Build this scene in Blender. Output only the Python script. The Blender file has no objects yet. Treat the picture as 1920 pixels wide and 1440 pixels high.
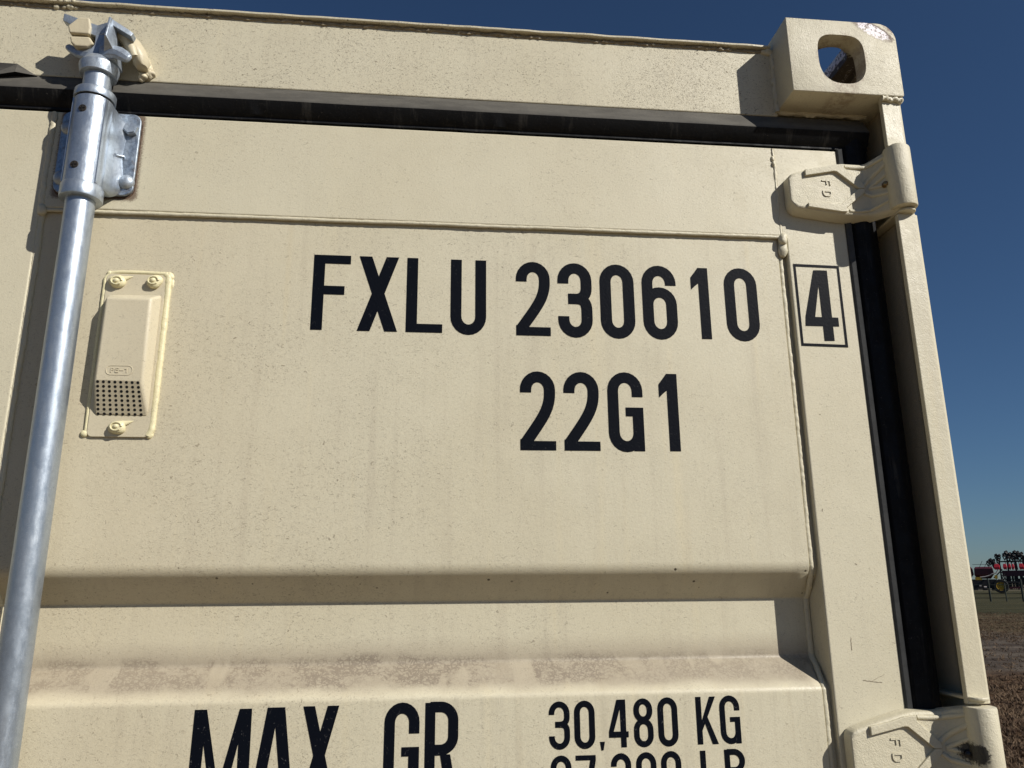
import bpy, bmesh, math, random
from mathutils import Vector, Matrix, noise as mnoise
random.seed(7)
R_ = math.radians
S = bpy.context.scene
COL = S.collection

# ------------------------------------------------------------------ camera
cd = bpy.data.cameras.new('camera'); cam = bpy.data.objects.new('camera', cd); COL.objects.link(cam)
YAW, PITCH, ROLL = 0.105557, 0.253424, -0.008204
fw = Vector((math.sin(YAW)*math.cos(PITCH), math.cos(YAW)*math.cos(PITCH), math.sin(PITCH)))
rt = Vector((math.cos(YAW), -math.sin(YAW), 0)); up = rt.cross(fw)
r2 = rt*math.cos(ROLL)+up*math.sin(ROLL); u2 = -rt*math.sin(ROLL)+up*math.cos(ROLL)
M3 = Matrix((r2, u2, -fw)).transposed()
cam.matrix_world = Matrix.Translation((0.571606, -0.94111, 1.817487)) @ M3.to_4x4()
cd.sensor_width = 36; cd.lens = 1466.39/1920*36; cd.clip_start = 0.01; cd.clip_end = 6000
S.camera = cam
S.render.resolution_x = 1024; S.render.resolution_y = 768

# ------------------------------------------------------------------ light
W = bpy.data.worlds.new('World'); S.world = W; W.use_nodes = True
nt = W.node_tree; bg = nt.nodes['Background']
sky = nt.nodes.new('ShaderNodeTexSky'); sky.sky_type = 'NISHITA'; sky.sun_disc = False
TS = Vector((0.610, -0.5355, 0.5841)).normalized()          # towards the sun
EL = math.asin(TS.z); AZ = math.atan2(TS.x, TS.y)
sky.sun_elevation = EL; sky.sun_rotation = AZ
sky.altitude = 900; sky.air_density = 1.0; sky.dust_density = 0.5; sky.ozone_density = 6.0
bg.inputs[1].default_value = 0.05
tn = nt.nodes.new('ShaderNodeMix'); tn.data_type = 'RGBA'; tn.blend_type = 'MULTIPLY'; tn.inputs[0].default_value = 1
tn.inputs[7].default_value = (.77, .88, .95, 1)      # clean dry prairie air
nt.links.new(sky.outputs[0], tn.inputs[6]); nt.links.new(tn.outputs[2], bg.inputs[0])
sd = bpy.data.lights.new('sun', 'SUN'); sun = bpy.data.objects.new('sun', sd); COL.objects.link(sun)
sd.energy = 5.0; sd.angle = R_(0.53); sd.color = (1.0, 0.952, 0.875)
sun.rotation_euler = TS.to_track_quat('Z', 'Y').to_euler(); sun.location = (5, -6, 8)
S.view_settings.view_transform = 'Standard'; S.view_settings.look = 'None'
S.view_settings.exposure = 0.10; S.view_settings.gamma = 1

# ------------------------------------------------------------------ materials
class N:
    def __init__(s, name):
        s.m = bpy.data.materials.new(name); s.m.use_nodes = True; s.t = s.m.node_tree
        s.b = s.t.nodes['Principled BSDF']
        s.co = s.t.nodes.new('ShaderNodeTexCoord').outputs['Object']
        s.sep = None
    def n(s, k, **kw):
        x = s.t.nodes.new(k)
        for a, v in kw.items(): setattr(x, a, v)
        return x
    def put(s, sock, v):
        if isinstance(v, bpy.types.NodeSocket): s.t.links.new(v, sock)
        elif v is not None: sock.default_value = v
    def xyz(s, i):
        if s.sep is None:
            s.sep = s.n('ShaderNodeSeparateXYZ'); s.put(s.sep.inputs[0], s.co)
        return s.sep.outputs[i]
    def scale(s, v, rot=(0,0,0), loc=(0,0,0)):
        x = s.n('ShaderNodeMapping'); s.put(x.inputs[0], s.co); x.inputs['Scale'].default_value = v
        x.inputs['Rotation'].default_value = rot; x.inputs['Location'].default_value = loc
        return x.outputs[0]
    def noise(s, sc, det=3, rough=.5, dist=0, vec=None, lac=2.0):
        x = s.n('ShaderNodeTexNoise'); s.put(x.inputs['Vector'], vec or s.co)
        x.inputs['Scale'].default_value = sc; x.inputs['Detail'].default_value = det
        x.inputs['Roughness'].default_value = rough; x.inputs['Distortion'].default_value = dist
        return x.outputs['Fac']
    def voro(s, sc, feature='F1', vec=None, rnd=1, out='Distance'):
        x = s.n('ShaderNodeTexVoronoi', feature=feature); s.put(x.inputs['Vector'], vec or s.co)
        x.inputs['Scale'].default_value = sc; x.inputs['Randomness'].default_value = rnd
        return x.outputs[out]
    def rmp(s, v, a, b, c=0., d=1., smooth=True):
        x = s.n('ShaderNodeMapRange'); x.interpolation_type = 'SMOOTHSTEP' if smooth else 'LINEAR'
        s.put(x.inputs[0], v)
        for i, q in zip((1,2,3,4), (a,b,c,d)): x.inputs[i].default_value = q
        return x.outputs[0]
    def m2(s, op, a, b=None, c=None):
        x = s.n('ShaderNodeMath', operation=op); s.put(x.inputs[0], a); s.put(x.inputs[1], b)
        if c is not None: s.put(x.inputs[2], c)
        return x.outputs[0]
    def mix(s, f, a, b, bl='MIX'):
        x = s.n('ShaderNodeMix', data_type='RGBA', blend_type=bl); s.put(x.inputs[0], f)
        s.put(x.inputs[6], a if not isinstance(a, tuple) else (*a, 1)); s.put(x.inputs[7], b if not isinstance(b, tuple) else (*b, 1))
        return x.outputs[2]
    def bump(s, h, st, dist=.001, prev=None):
        x = s.n('ShaderNodeBump'); s.put(x.inputs['Height'], h); x.inputs['Strength'].default_value = st
        x.inputs['Distance'].default_value = dist
        if prev is not None: s.put(x.inputs['Normal'], prev)
        return x.outputs[0]
    def fin(s, col, rough=.5, metal=0., nrm=None, spec=None):
        s.put(s.b.inputs['Base Color'], col if not isinstance(col, tuple) else (*col, 1))
        s.put(s.b.inputs['Roughness'], rough); s.put(s.b.inputs['Metallic'], metal)
        if nrm is not None: s.put(s.b.inputs['Normal'], nrm)
        if spec is not None: s.b.inputs['Specular IOR Level'].default_value = spec
        return s.m

CREAM = (0.602, 0.558, 0.420)
def cream(name, chan=False, brk=False, speck=1.0, streak=.5, peel=.25, cast=0., ledge=False, chip=False, dirt=.35, rust=0., grease=False, tint=None):
    k = N(name); base = tint or CREAM
    big = k.noise(3.5, 4, .6)
    c = k.mix(k.rmp(big, .35, .7, 0, .6), base, tuple(q*f for q, f in zip(base, (.93, .91, .87))))
    # broad grime clouds and vertical run marks
    g = k.m2('MULTIPLY', k.rmp(k.noise(8, 5, .65, vec=k.scale((1.6, 1, .7))), .46, .85), dirt*.8)
    c = k.mix(g, c, (.40, .35, .26))
    st = k.noise(1, 4, .6, vec=k.scale((55, 20, 2.2)))
    c = k.mix(k.m2('MULTIPLY', k.rmp(st, .5, .72), streak*.35), c, (.42, .37, .28))
    st2 = k.noise(1, 3, .6, vec=k.scale((38, 20, 1.6), loc=(3, 1, 5)))
    c = k.mix(k.m2('MULTIPLY', k.rmp(st2, .55, .75), streak*.4), c, (.68, .59, .38))
    # dried mud flecks: short, curled
    dens = k.rmp(k.noise(6, 3, .6), .30, .68, .35, .95)
    f1 = k.rmp(k.noise(1, 2, .5, 1.6, vec=k.scale((330, 330, 480))), .600, .66)
    f2 = k.rmp(k.noise(1, 1, .5, .8, vec=k.scale((190, 190, 240), loc=(5, 2, 9))), .715, .75)
    f3 = k.rmp(k.noise(1, 2, .6, 2.2, vec=k.scale((620, 620, 760), loc=(1, 7, 3))), .58, .66)
    fl = k.m2('MAXIMUM', k.m2('MULTIPLY', f1, .75), k.m2('MAXIMUM', f2, k.m2('MULTIPLY', f3, .45)))
    if ledge: dens = k.m2('MULTIPLY', dens, k.rmp(k.xyz(0), .45, 1.0, 1.05, .55))
    fl = k.m2('MULTIPLY', k.m2('MULTIPLY', fl, dens), speck)
    c = k.mix(fl, c, (.19, .16, .115))
    # light wash of tiny tonal grain
    c = k.mix(k.rmp(k.noise(700, 2, .7), .38, .64, 0, .17*min(1, speck+.3)), c, (.36, .32, .22))
    rough = k.m2('ADD', k.rmp(k.noise(30, 3), .3, .7, .36, .52), k.m2('MULTIPLY', fl, .3))
    if ledge:
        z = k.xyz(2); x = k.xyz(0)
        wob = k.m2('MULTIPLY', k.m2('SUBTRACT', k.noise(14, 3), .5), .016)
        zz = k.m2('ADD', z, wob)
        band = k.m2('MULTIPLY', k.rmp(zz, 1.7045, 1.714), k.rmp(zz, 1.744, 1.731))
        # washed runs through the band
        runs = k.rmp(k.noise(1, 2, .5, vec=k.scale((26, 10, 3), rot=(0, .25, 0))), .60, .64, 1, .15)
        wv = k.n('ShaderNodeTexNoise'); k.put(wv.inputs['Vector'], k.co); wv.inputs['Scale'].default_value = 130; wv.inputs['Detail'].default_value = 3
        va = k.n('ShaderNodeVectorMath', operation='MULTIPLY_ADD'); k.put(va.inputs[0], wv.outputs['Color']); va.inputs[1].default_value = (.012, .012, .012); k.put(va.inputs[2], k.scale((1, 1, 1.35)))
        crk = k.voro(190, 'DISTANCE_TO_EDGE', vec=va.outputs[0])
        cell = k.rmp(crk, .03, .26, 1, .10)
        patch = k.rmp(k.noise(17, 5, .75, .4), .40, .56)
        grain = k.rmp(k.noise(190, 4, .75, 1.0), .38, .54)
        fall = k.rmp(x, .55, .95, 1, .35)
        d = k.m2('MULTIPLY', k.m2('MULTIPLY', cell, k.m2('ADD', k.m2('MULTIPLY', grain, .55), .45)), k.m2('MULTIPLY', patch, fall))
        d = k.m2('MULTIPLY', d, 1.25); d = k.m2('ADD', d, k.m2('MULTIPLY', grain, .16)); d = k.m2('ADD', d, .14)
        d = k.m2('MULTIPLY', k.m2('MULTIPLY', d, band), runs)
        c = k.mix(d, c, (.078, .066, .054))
        # cleaner strip under the ledge bend
        cl = k.m2('MULTIPLY', k.rmp(zz, 1.690, 1.699), k.rmp(zz, 1.709, 1.701))
        c = k.mix(k.m2('MULTIPLY', cl, .10), c, (.78, .68, .47))
        # rain-wash streaks that run down below the ledge
        lo = k.rmp(z, 1.66, 1.699, .5, .9)
        sw = k.m2('MULTIPLY', k.rmp(k.noise(1, 4, .7, vec=k.scale((120, 40, 7))), .5, .68), k.m2('MULTIPLY', k.rmp(z, 1.700, 1.694), lo))
        c = k.mix(k.m2('MULTIPLY', sw, .35), c, (.37, .33, .25))
        # mud drops clinging under the upper fold
        dr = k.m2('MULTIPLY', k.rmp(k.voro(48), .10, .06), k.m2('MULTIPLY', k.rmp(z, 1.803, 1.807), k.rmp(z, 1.846, 1.840)))
        c = k.mix(k.m2('MULTIPLY', dr, k.rmp(k.noise(20, 2), .42, .48)), c, (.08, .065, .045))
        # tone grows browner towards the left of the panel
        c = k.mix(k.m2('MULTIPLY', k.rmp(x, .55, .10), .34), c, (.55, .46, .31))
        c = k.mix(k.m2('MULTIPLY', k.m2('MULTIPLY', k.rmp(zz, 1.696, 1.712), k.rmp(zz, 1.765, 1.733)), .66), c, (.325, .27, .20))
    if brk:       # rust bleeding out from behind the lock rod bracket
        ax = k.m2('MAXIMUM', k.m2('SUBTRACT', k.m2('ABSOLUTE', k.m2('SUBTRACT', k.xyz(0), .1446)), .0445), 0)
        az = k.m2('MAXIMUM', k.m2('SUBTRACT', k.m2('ABSOLUTE', k.m2('SUBTRACT', k.xyz(2), 2.3536)), .0545), 0)
        e = k.m2('SQRT', k.m2('ADD', k.m2('POWER', ax, 2), k.m2('POWER', az, 2)))
        e = k.m2('ADD', e, k.m2('MULTIPLY', k.m2('SUBTRACT', k.noise(420, 4, .8), .5), .012))
        c = k.mix(k.m2('MULTIPLY', k.rmp(e, .0100, .0045), .85), c, (.11, .065, .04))
    if chan:      # grime and painted-in shade inside the post's channel
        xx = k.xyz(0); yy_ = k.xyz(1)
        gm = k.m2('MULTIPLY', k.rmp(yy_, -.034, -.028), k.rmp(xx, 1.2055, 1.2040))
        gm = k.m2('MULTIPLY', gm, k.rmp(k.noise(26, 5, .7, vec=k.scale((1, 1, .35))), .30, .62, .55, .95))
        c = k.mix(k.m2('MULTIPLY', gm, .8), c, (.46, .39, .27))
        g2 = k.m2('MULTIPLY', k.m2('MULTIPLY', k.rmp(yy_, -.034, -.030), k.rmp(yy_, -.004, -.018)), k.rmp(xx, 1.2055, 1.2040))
        c = k.mix(k.m2('MULTIPLY', g2, .85), c, (.09, .07, .045))  # occlusion shade behind the front strip, painted into the colour
    if rust > 0:
        rn = k.noise(60, 5, .7, .5)
        rm = k.m2('MULTIPLY', k.rmp(rn, .60, .70), rust)
        c = k.mix(rm, c, (.16, .075, .035)); 
    if chip:
        x = k.xyz(0); z = k.xyz(2)
        # patch on the worn shoulder of the casting, a band inside its rounded corner
        wn = k.m2('MULTIPLY', k.m2('SUBTRACT', k.noise(210, 5, .8, .6), .5), .040)
        yy = k.xyz(1)
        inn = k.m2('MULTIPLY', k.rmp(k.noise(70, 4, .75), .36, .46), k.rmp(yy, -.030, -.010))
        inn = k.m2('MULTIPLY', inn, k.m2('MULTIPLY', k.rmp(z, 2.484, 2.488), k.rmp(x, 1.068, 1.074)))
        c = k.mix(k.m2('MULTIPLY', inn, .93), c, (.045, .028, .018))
        dx = k.m2('SUBTRACT', x, 1.185); dz = k.m2('SUBTRACT', z, 2.578)
        uu = k.m2('ADD', k.m2('MULTIPLY', dx, .88), k.m2('MULTIPLY', dz, -.47))
        vv = k.m2('ADD', k.m2('MULTIPLY', dx, .47), k.m2('MULTIPLY', dz, .88))
        e = k.m2('SQRT', k.m2('ADD', k.m2('POWER', k.m2('DIVIDE', uu, .027), 2), k.m2('POWER', k.m2('DIVIDE', vv, .0095), 2)))
        e = k.m2('ADD', e, k.m2('MULTIPLY', wn, 22))
        c = k.mix(k.m2('MULTIPLY', k.rmp(e, 1.30, 1.15), k.rmp(vv, -.014, .004)), c, (.10, .055, .03))
        inner = k.m2('MULTIPLY', k.rmp(e, .98, .90), k.rmp(k.noise(230, 4, .75), .42, .50))
        c = k.mix(inner, c, (.88, .83, .87))
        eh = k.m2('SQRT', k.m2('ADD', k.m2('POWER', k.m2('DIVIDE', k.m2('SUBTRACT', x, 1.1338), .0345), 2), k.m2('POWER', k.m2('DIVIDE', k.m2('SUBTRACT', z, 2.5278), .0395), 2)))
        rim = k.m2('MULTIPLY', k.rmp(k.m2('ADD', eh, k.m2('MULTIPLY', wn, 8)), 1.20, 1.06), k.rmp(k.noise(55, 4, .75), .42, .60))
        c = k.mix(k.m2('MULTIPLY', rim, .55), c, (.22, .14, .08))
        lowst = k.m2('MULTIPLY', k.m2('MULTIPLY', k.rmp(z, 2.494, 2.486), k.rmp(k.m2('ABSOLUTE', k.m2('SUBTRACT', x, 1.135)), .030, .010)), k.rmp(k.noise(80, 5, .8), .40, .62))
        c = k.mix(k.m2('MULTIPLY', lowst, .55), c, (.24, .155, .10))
        # rust along the shoulder edge
        edge = k.m2('MULTIPLY', k.rmp(k.m2('ADD', k.m2('ADD', x, z), wn), 3.785, 3.793), k.rmp(k.noise(90, 4, .7), .42, .55))
        c = k.mix(edge, c, (.13, .06, .03))
        up_ = k.m2('MULTIPLY', k.rmp(k.m2('ADD', z, wn), 2.586, 2.592), k.rmp(k.noise(45, 4, .7), .5, .6))
        c = k.mix(k.m2('MULTIPLY', up_, .8), c, (.15, .07, .04))
    if grease:
        x = k.xyz(0); z = k.xyz(2)
        dx = k.m2('SUBTRACT', x, 1.1815); dz = k.m2('SUBTRACT', z, 2.343)
        e = k.m2('SQRT', k.m2('ADD', k.m2('POWER', k.m2('DIVIDE', dx, .0088), 2), k.m2('POWER', k.m2('DIVIDE', dz, .0110), 2)))
        e = k.m2('ADD', e, k.m2('MULTIPLY', k.m2('SUBTRACT', k.noise(200, 4, .8, 1), .5), 1.6))
        c = k.mix(k.m2('MULTIPLY', k.rmp(e, 1.15, .75), .95), c, (.012, .011, .010))
    nb = k.bump(k.noise(330, 2, .6), peel, .0007)
    nb = k.bump(k.noise(9, 2, .5), .25, .004, nb)
    nb = k.bump(fl, .5, .0006, nb)
    if cast:
        nb = k.bump(k.noise(520, 4, .7), cast, .0016, nb)
        nb = k.bump(k.noise(110, 3, .6), cast*.6, .002, nb)
    return k.fin(c, rough, 0, nb, .45)

M_PANEL = cream('cream_panel_paint', ledge=True, dirt=.14, speck=.85, streak=.75)
M_FRAME = cream('cream_frame_paint', brk=True, dirt=.14, speck=.5, streak=.25)
M_FRAMEL = cream('cream_frame_paint_left', dirt=.14, speck=.5, streak=.25)
M_HEAD = cream('cream_header_paint', dirt=.30, speck=1.25, streak=.5)
M_CAST = cream('cream_casting_paint', chip=True, dirt=.22, speck=.5, streak=.5, cast=.55, rust=.04)
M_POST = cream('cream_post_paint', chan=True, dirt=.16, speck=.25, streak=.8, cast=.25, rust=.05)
M_HINGE = cream('cream_hinge_paint', dirt=.18, speck=.12, streak=0, cast=.55)
M_HINGEG = cream('cream_hinge_paint_greasy', dirt=.18, speck=.12, streak=0, cast=.55, grease=True)
M_WELD = cream('cream_weld_paint', dirt=.35, speck=.2, streak=0, cast=.30, rust=.08)
M_DARKW = cream('dark_weld_paint', dirt=.6, speck=.6, streak=0, cast=.5, rust=.35, tint=(.27, .22, .145))  # darker, browner base tint for the weld under the top lip
M_SEAL = cream('pale_sealant', dirt=.15, speck=.35, streak=0, cast=.12, tint=(.72, .66, .42))
M_VENT = cream('cream_vent_plastic', dirt=.28, speck=.35, streak=.2, peel=.12, tint=(.58, .52, .38))
M_KEEP = cream('cream_keeper_paint', dirt=.7, speck=.2, streak=0, cast=.2, rust=.10, tint=(.58, .52, .375))

def mat_gasket():
    k = N('black_rubber')
    geo = k.n('ShaderNodeNewGeometry'); sp = k.n('ShaderNodeSeparateXYZ'); k.put(sp.inputs[0], geo.outputs['Normal'])
    dust = k.m2('MULTIPLY', k.rmp(sp.outputs[2], .1, .45), k.rmp(k.noise(60, 4, .7, vec=k.scale((.25, 1, 1))), .25, .7, .6, 1))
    c = k.mix(k.m2('MULTIPLY', dust, .75), (.006, .0065, .008), (.15, .14, .12))
    c = k.mix(k.m2('MULTIPLY', k.rmp(k.noise(1, 4, .7, vec=k.scale((70, 20, 8))), .54, .72), .35), c, (.085, .08, .072))
    c = k.mix(k.m2('MULTIPLY', k.rmp(k.noise(330, 3, .7, 1.5), .64, .72), .5), c, (.11, .10, .09))
    return k.fin(c, k.rmp(k.noise(60), .3, .7, .5, .75), 0, k.bump(k.noise(220, 3), .3, .0008), .18)
M_RUB = mat_gasket()

def mat_zinc(name, dark=0., rough=(.26, .42), cast=.1, met=.88):
    k = N(name)
    sp = k.voro(260, out='Color'); bw = k.n('ShaderNodeRGBToBW'); k.put(bw.inputs[0], sp)
    c = k.mix(k.rmp(bw.outputs[0], 0, 1, 0, .35), (.40, .455, .52), (.29, .335, .395))
    st = k.noise(1, 4, .65, vec=k.scale((90, 90, 9)))
    c = k.mix(k.rmp(st, .45, .75, 0, .40), c, (.55, .59, .63))
    c = k.mix(k.m2('MULTIPLY', k.rmp(k.noise(1, 3, .8, 2, vec=k.scale((40, 40, 160))), .70, .74), .35), c, (.75, .78, .80))
    c = k.mix(k.m2('MULTIPLY', k.rmp(k.noise(1, 5, .8, .7, vec=k.scale((90, 90, 30))), .68, .72), .6), c, (.12, .12, .14))
    c = k.mix(k.m2('MULTIPLY', k.rmp(k.noise(900, 2, .7), .55, .70), .35), c, (.72, .75, .78))
    if dark:
        c = k.mix(k.m2('MULTIPLY', k.rmp(k.noise(170, 4, .75), .45, .62), dark), c, (.07, .08, .10))
        c = k.mix(k.m2('MULTIPLY', k.rmp(k.noise(60, 4, .75), .58, .68), dark), c, (.20, .13, .08))
    r = k.rmp(k.noise(140, 4, .7, vec=k.scale((1, 1, .35))), .3, .7, rough[0], rough[1])
    nb = k.bump(k.noise(420, 3, .6, vec=k.scale((1, 1, .5))), cast, .0006)
    if cast > .2: nb = k.bump(k.noise(60, 3, .6), cast*.3, .0010, nb)
    return k.fin(c, r, met, nb)
M_ZINC = mat_zinc('galvanised_steel', rough=(.33, .48), cast=.10, met=.80)
M_ZINCC = mat_zinc('galvanised_casting', dark=.10, rough=(.30, .46), cast=.30, met=.78)
M_CAM = mat_zinc('dull_cam_casting', dark=.20, rough=(.38, .55), cast=.5, met=.62)
M_ZINCP = mat_zinc('worn_galvanised_plate', dark=.4, rough=(.35, .6), cast=.35)

def simple(name, col, rough=.5, metal=0, nz=0, bump=0, col2=None, sc=40):
    k = N(name); c = col
    if col2: c = k.mix(k.rmp(k.noise(sc, 4, .65), .35, .65), col, col2)
    nb = k.bump(k.noise(sc*4, 3), bump, .001) if bump else None
    return k.fin(c, rough, metal, nb)
def mat_ink(name, wear):
    k = N(name)
    n1 = k.rmp(k.noise(1, 2, .6, 1.5, vec=k.scale((260, 260, 200))), .67, .72)
    c = k.mix(k.m2('MULTIPLY', n1, wear), (.0028, .0040, .0075), (.055, .055, .055))
    return k.fin(c, .5, 0, k.bump(k.noise(330, 2, .6), .3, .0007), .07)
M_INK = mat_ink('black_vinyl', .35); M_INK2 = mat_ink('black_vinyl_worn', 1.0)
M_STRIP = simple('grey_chalked_rubber', (.050, .052, .052), .75, 0, bump=.2, col2=(.036, .038, .039), sc=60)
M_DARK = simple('hole_black', (.004, .004, .004), .9)
M_SCREW = simple('dark_screw', (.016, .015, .014), .6, .2, bump=.3, col2=(.04, .03, .022), sc=200)
M_BRASS = simple('brass', (.45, .30, .12), .35, .9, col2=(.20, .14, .08), sc=300)
M_PLY = simple('container_inside', (.10, .08, .06), .9)
M_RUSTST = simple('rust_film', (.055, .032, .02), .9, 0, bump=.4, col2=(.12, .07, .04), sc=220)

# ------------------------------------------------------------------ mesh helpers
def link(me, name, mat, parent=None, smooth=None, bev=0, seg=2):
    me.name = name
    o = bpy.data.objects.new(name, me); COL.objects.link(o)
    if mat is not None and not me.materials: me.materials.append(mat)
    if parent: o.parent = parent
    if bev:
        b = o.modifiers.new('bevel', 'BEVEL'); b.width = bev; b.segments = seg; b.limit_method = 'ANGLE'; b.angle_limit = R_(35)
        b.harden_normals = False
    if smooth is not None:
        for p in me.polygons: p.use_smooth = True
        me.set_sharp_from_angle(angle=R_(smooth))
    return o
def from_bm(bm, name, mat, parent=None, smooth=None, bev=0, seg=2):
    bmesh.ops.recalc_face_normals(bm, faces=bm.faces)
    me = bpy.data.meshes.new(name); bm.to_mesh(me); bm.free()
    return link(me, name, mat, parent, smooth, bev, seg)
def box(bm, x0, x1, y0, y1, z0, z1):
    v = [bm.verts.new(p) for p in ((x0,y0,z0),(x1,y0,z0),(x1,y1,z0),(x0,y1,z0),(x0,y0,z1),(x1,y0,z1),(x1,y1,z1),(x0,y1,z1))]
    for f in ((0,1,2,3),(4,7,6,5),(0,4,5,1),(1,5,6,2),(2,6,7,3),(3,7,4,0)): bm.faces.new([v[i] for i in f])
def prism(bm, pts, axis, a, b):
    """polygon pts extruded along axis: 'z' pts=(x,y); 'y' pts=(x,z); 'x' pts=(y,z)"""
    mk = dict(z=lambda p, h: (p[0], p[1], h), y=lambda p, h: (p[0], h, p[1]), x=lambda p, h: (h, p[0], p[1]))[axis]
    A = [bm.verts.new(mk(p, a)) for p in pts]; B = [bm.verts.new(mk(p, b)) for p in pts]
    n = len(pts)
    for i in range(n): bm.faces.new((A[i], A[(i+1)%n], B[(i+1)%n], B[i]))
    bm.faces.new(A); bm.faces.new(B[::-1])
def tube(bm, pts, rad, sides=10, jitter=0., seed=0, cap=True, flat=1.0):
    """swept tube along pts; rad scalar or list; jitter roughens it like a weld bead"""
    pts = [Vector(p) for p in pts]; n = len(pts); rings = []
    for i, p in enumerate(pts):
        d = (pts[min(i+1, n-1)]-pts[max(i-1, 0)]).normalized()
        ref = Vector((0, 1, 0)) if abs(d.y) < .9 else Vector((1, 0, 0))
        a = d.cross(ref).normalized(); b = a.cross(d).normalized()
        r = rad[i] if isinstance(rad, (list, tuple)) else rad
        ring = []
        for k in range(sides):
            t = 2*math.pi*k/sides
            q = p+(a*math.cos(t)+b*math.sin(t)*flat)*r
            if jitter: q += (q-p)*jitter*(mnoise.noise(q*170+Vector((seed, 0, 0)))+.8*mnoise.noise(q*420+Vector((0, seed, 0))))
            ring.append(bm.verts.new(q))
        rings.append(ring)
    for i in range(n-1):
        for k in range(sides):
            bm.faces.new((rings[i][k], rings[i][(k+1)%sides], rings[i+1][(k+1)%sides], rings[i+1][k]))
    if cap: bm.faces.new(rings[0][::-1]); bm.faces.new(rings[-1])
def line(a, b, step=.003):
    a = Vector(a); b = Vector(b); n = max(2, int((b-a).length/step))
    return [a.lerp(b, i/n) for i in range(n+1)]
def lathe(bm, cx, cy, prof, sides=48):
    rings = []
    for r, z in prof:
        rings.append([bm.verts.new((cx+r*math.cos(2*math.pi*k/sides), cy+r*math.sin(2*math.pi*k/sides), z)) for k in range(sides)])
    for a, b in zip(rings, rings[1:]):
        for k in range(sides): bm.faces.new((a[k], a[(k+1)%sides], b[(k+1)%sides], b[k]))
    bm.faces.new(rings[0][::-1]); bm.faces.new(rings[-1])
def blob(bm, c, s, seed=0, amp=.25, f=120, sub=3, rot=0):
    r = bmesh.ops.create_icosphere(bm, subdivisions=sub, radius=1)
    mr = Matrix.Rotation(rot, 3, 'Y')
    for v in r['verts']:
        q = Vector((v.co.x*s[0], v.co.y*s[1], v.co.z*s[2])); q = mr @ q
        q *= 1+amp*mnoise.noise(q*f+Vector((seed*3.1, seed, 0)))
        v.co = q+Vector(c)
def fillet(pts, rads, seg=7):
    out = [pts[0]]
    for i in range(1, len(pts)-1):
        p = Vector(pts[i]); a = (Vector(pts[i-1])-p); b = (Vector(pts[i+1])-p); r = rads[i]
        if r <= 0: out.append(tuple(p)); continue
        a.normalize(); b.normalize(); ang = a.angle(b); t = r/math.tan(ang/2)
        p0 = p+a*t; p1 = p+b*t
        for k in range(seg+1):
            s = k/seg; out.append(tuple(p0*(1-s)**2+p*2*s*(1-s)+p1*s*s))
    out.append(pts[-1]); return out
def rrect(x0, x1, z0, z1, r, seg=6):
    o = []
    for cx, cz, a0 in ((x1-r, z1-r, 0), (x0+r, z1-r, 90), (x0+r, z0+r, 180), (x1-r, z0+r, 270)):
        for k in range(seg+1):
            a = R_(a0+90*k/seg); o.append((cx+r*math.cos(a), cz+r*math.sin(a)))
    return o
def tag(o, label=None, cat=None, group=None, kind=None):
    if label: o['label'] = label
    if cat: o['category'] = cat
    if group: o['group'] = group
    if kind: o['kind'] = kind
    return o
def empty(name, loc=(0, 0, 0), rz=0):
    o = bpy.data.objects.new(name, None); COL.objects.link(o); o.location = loc; o.rotation_euler = (0, 0, rz); o.empty_display_size = .2
    return o
def cpy(o, parent=None, loc=None, scale=None):
    c = o.copy(); COL.objects.link(c); c.parent = parent or o.parent
    if loc: c.location = loc
    if scale: c.scale = scale
    for ch in list(o.children):
        if ch is c: continue
        g = ch.copy(); COL.objects.link(g); g.parent = c
    return c

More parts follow.
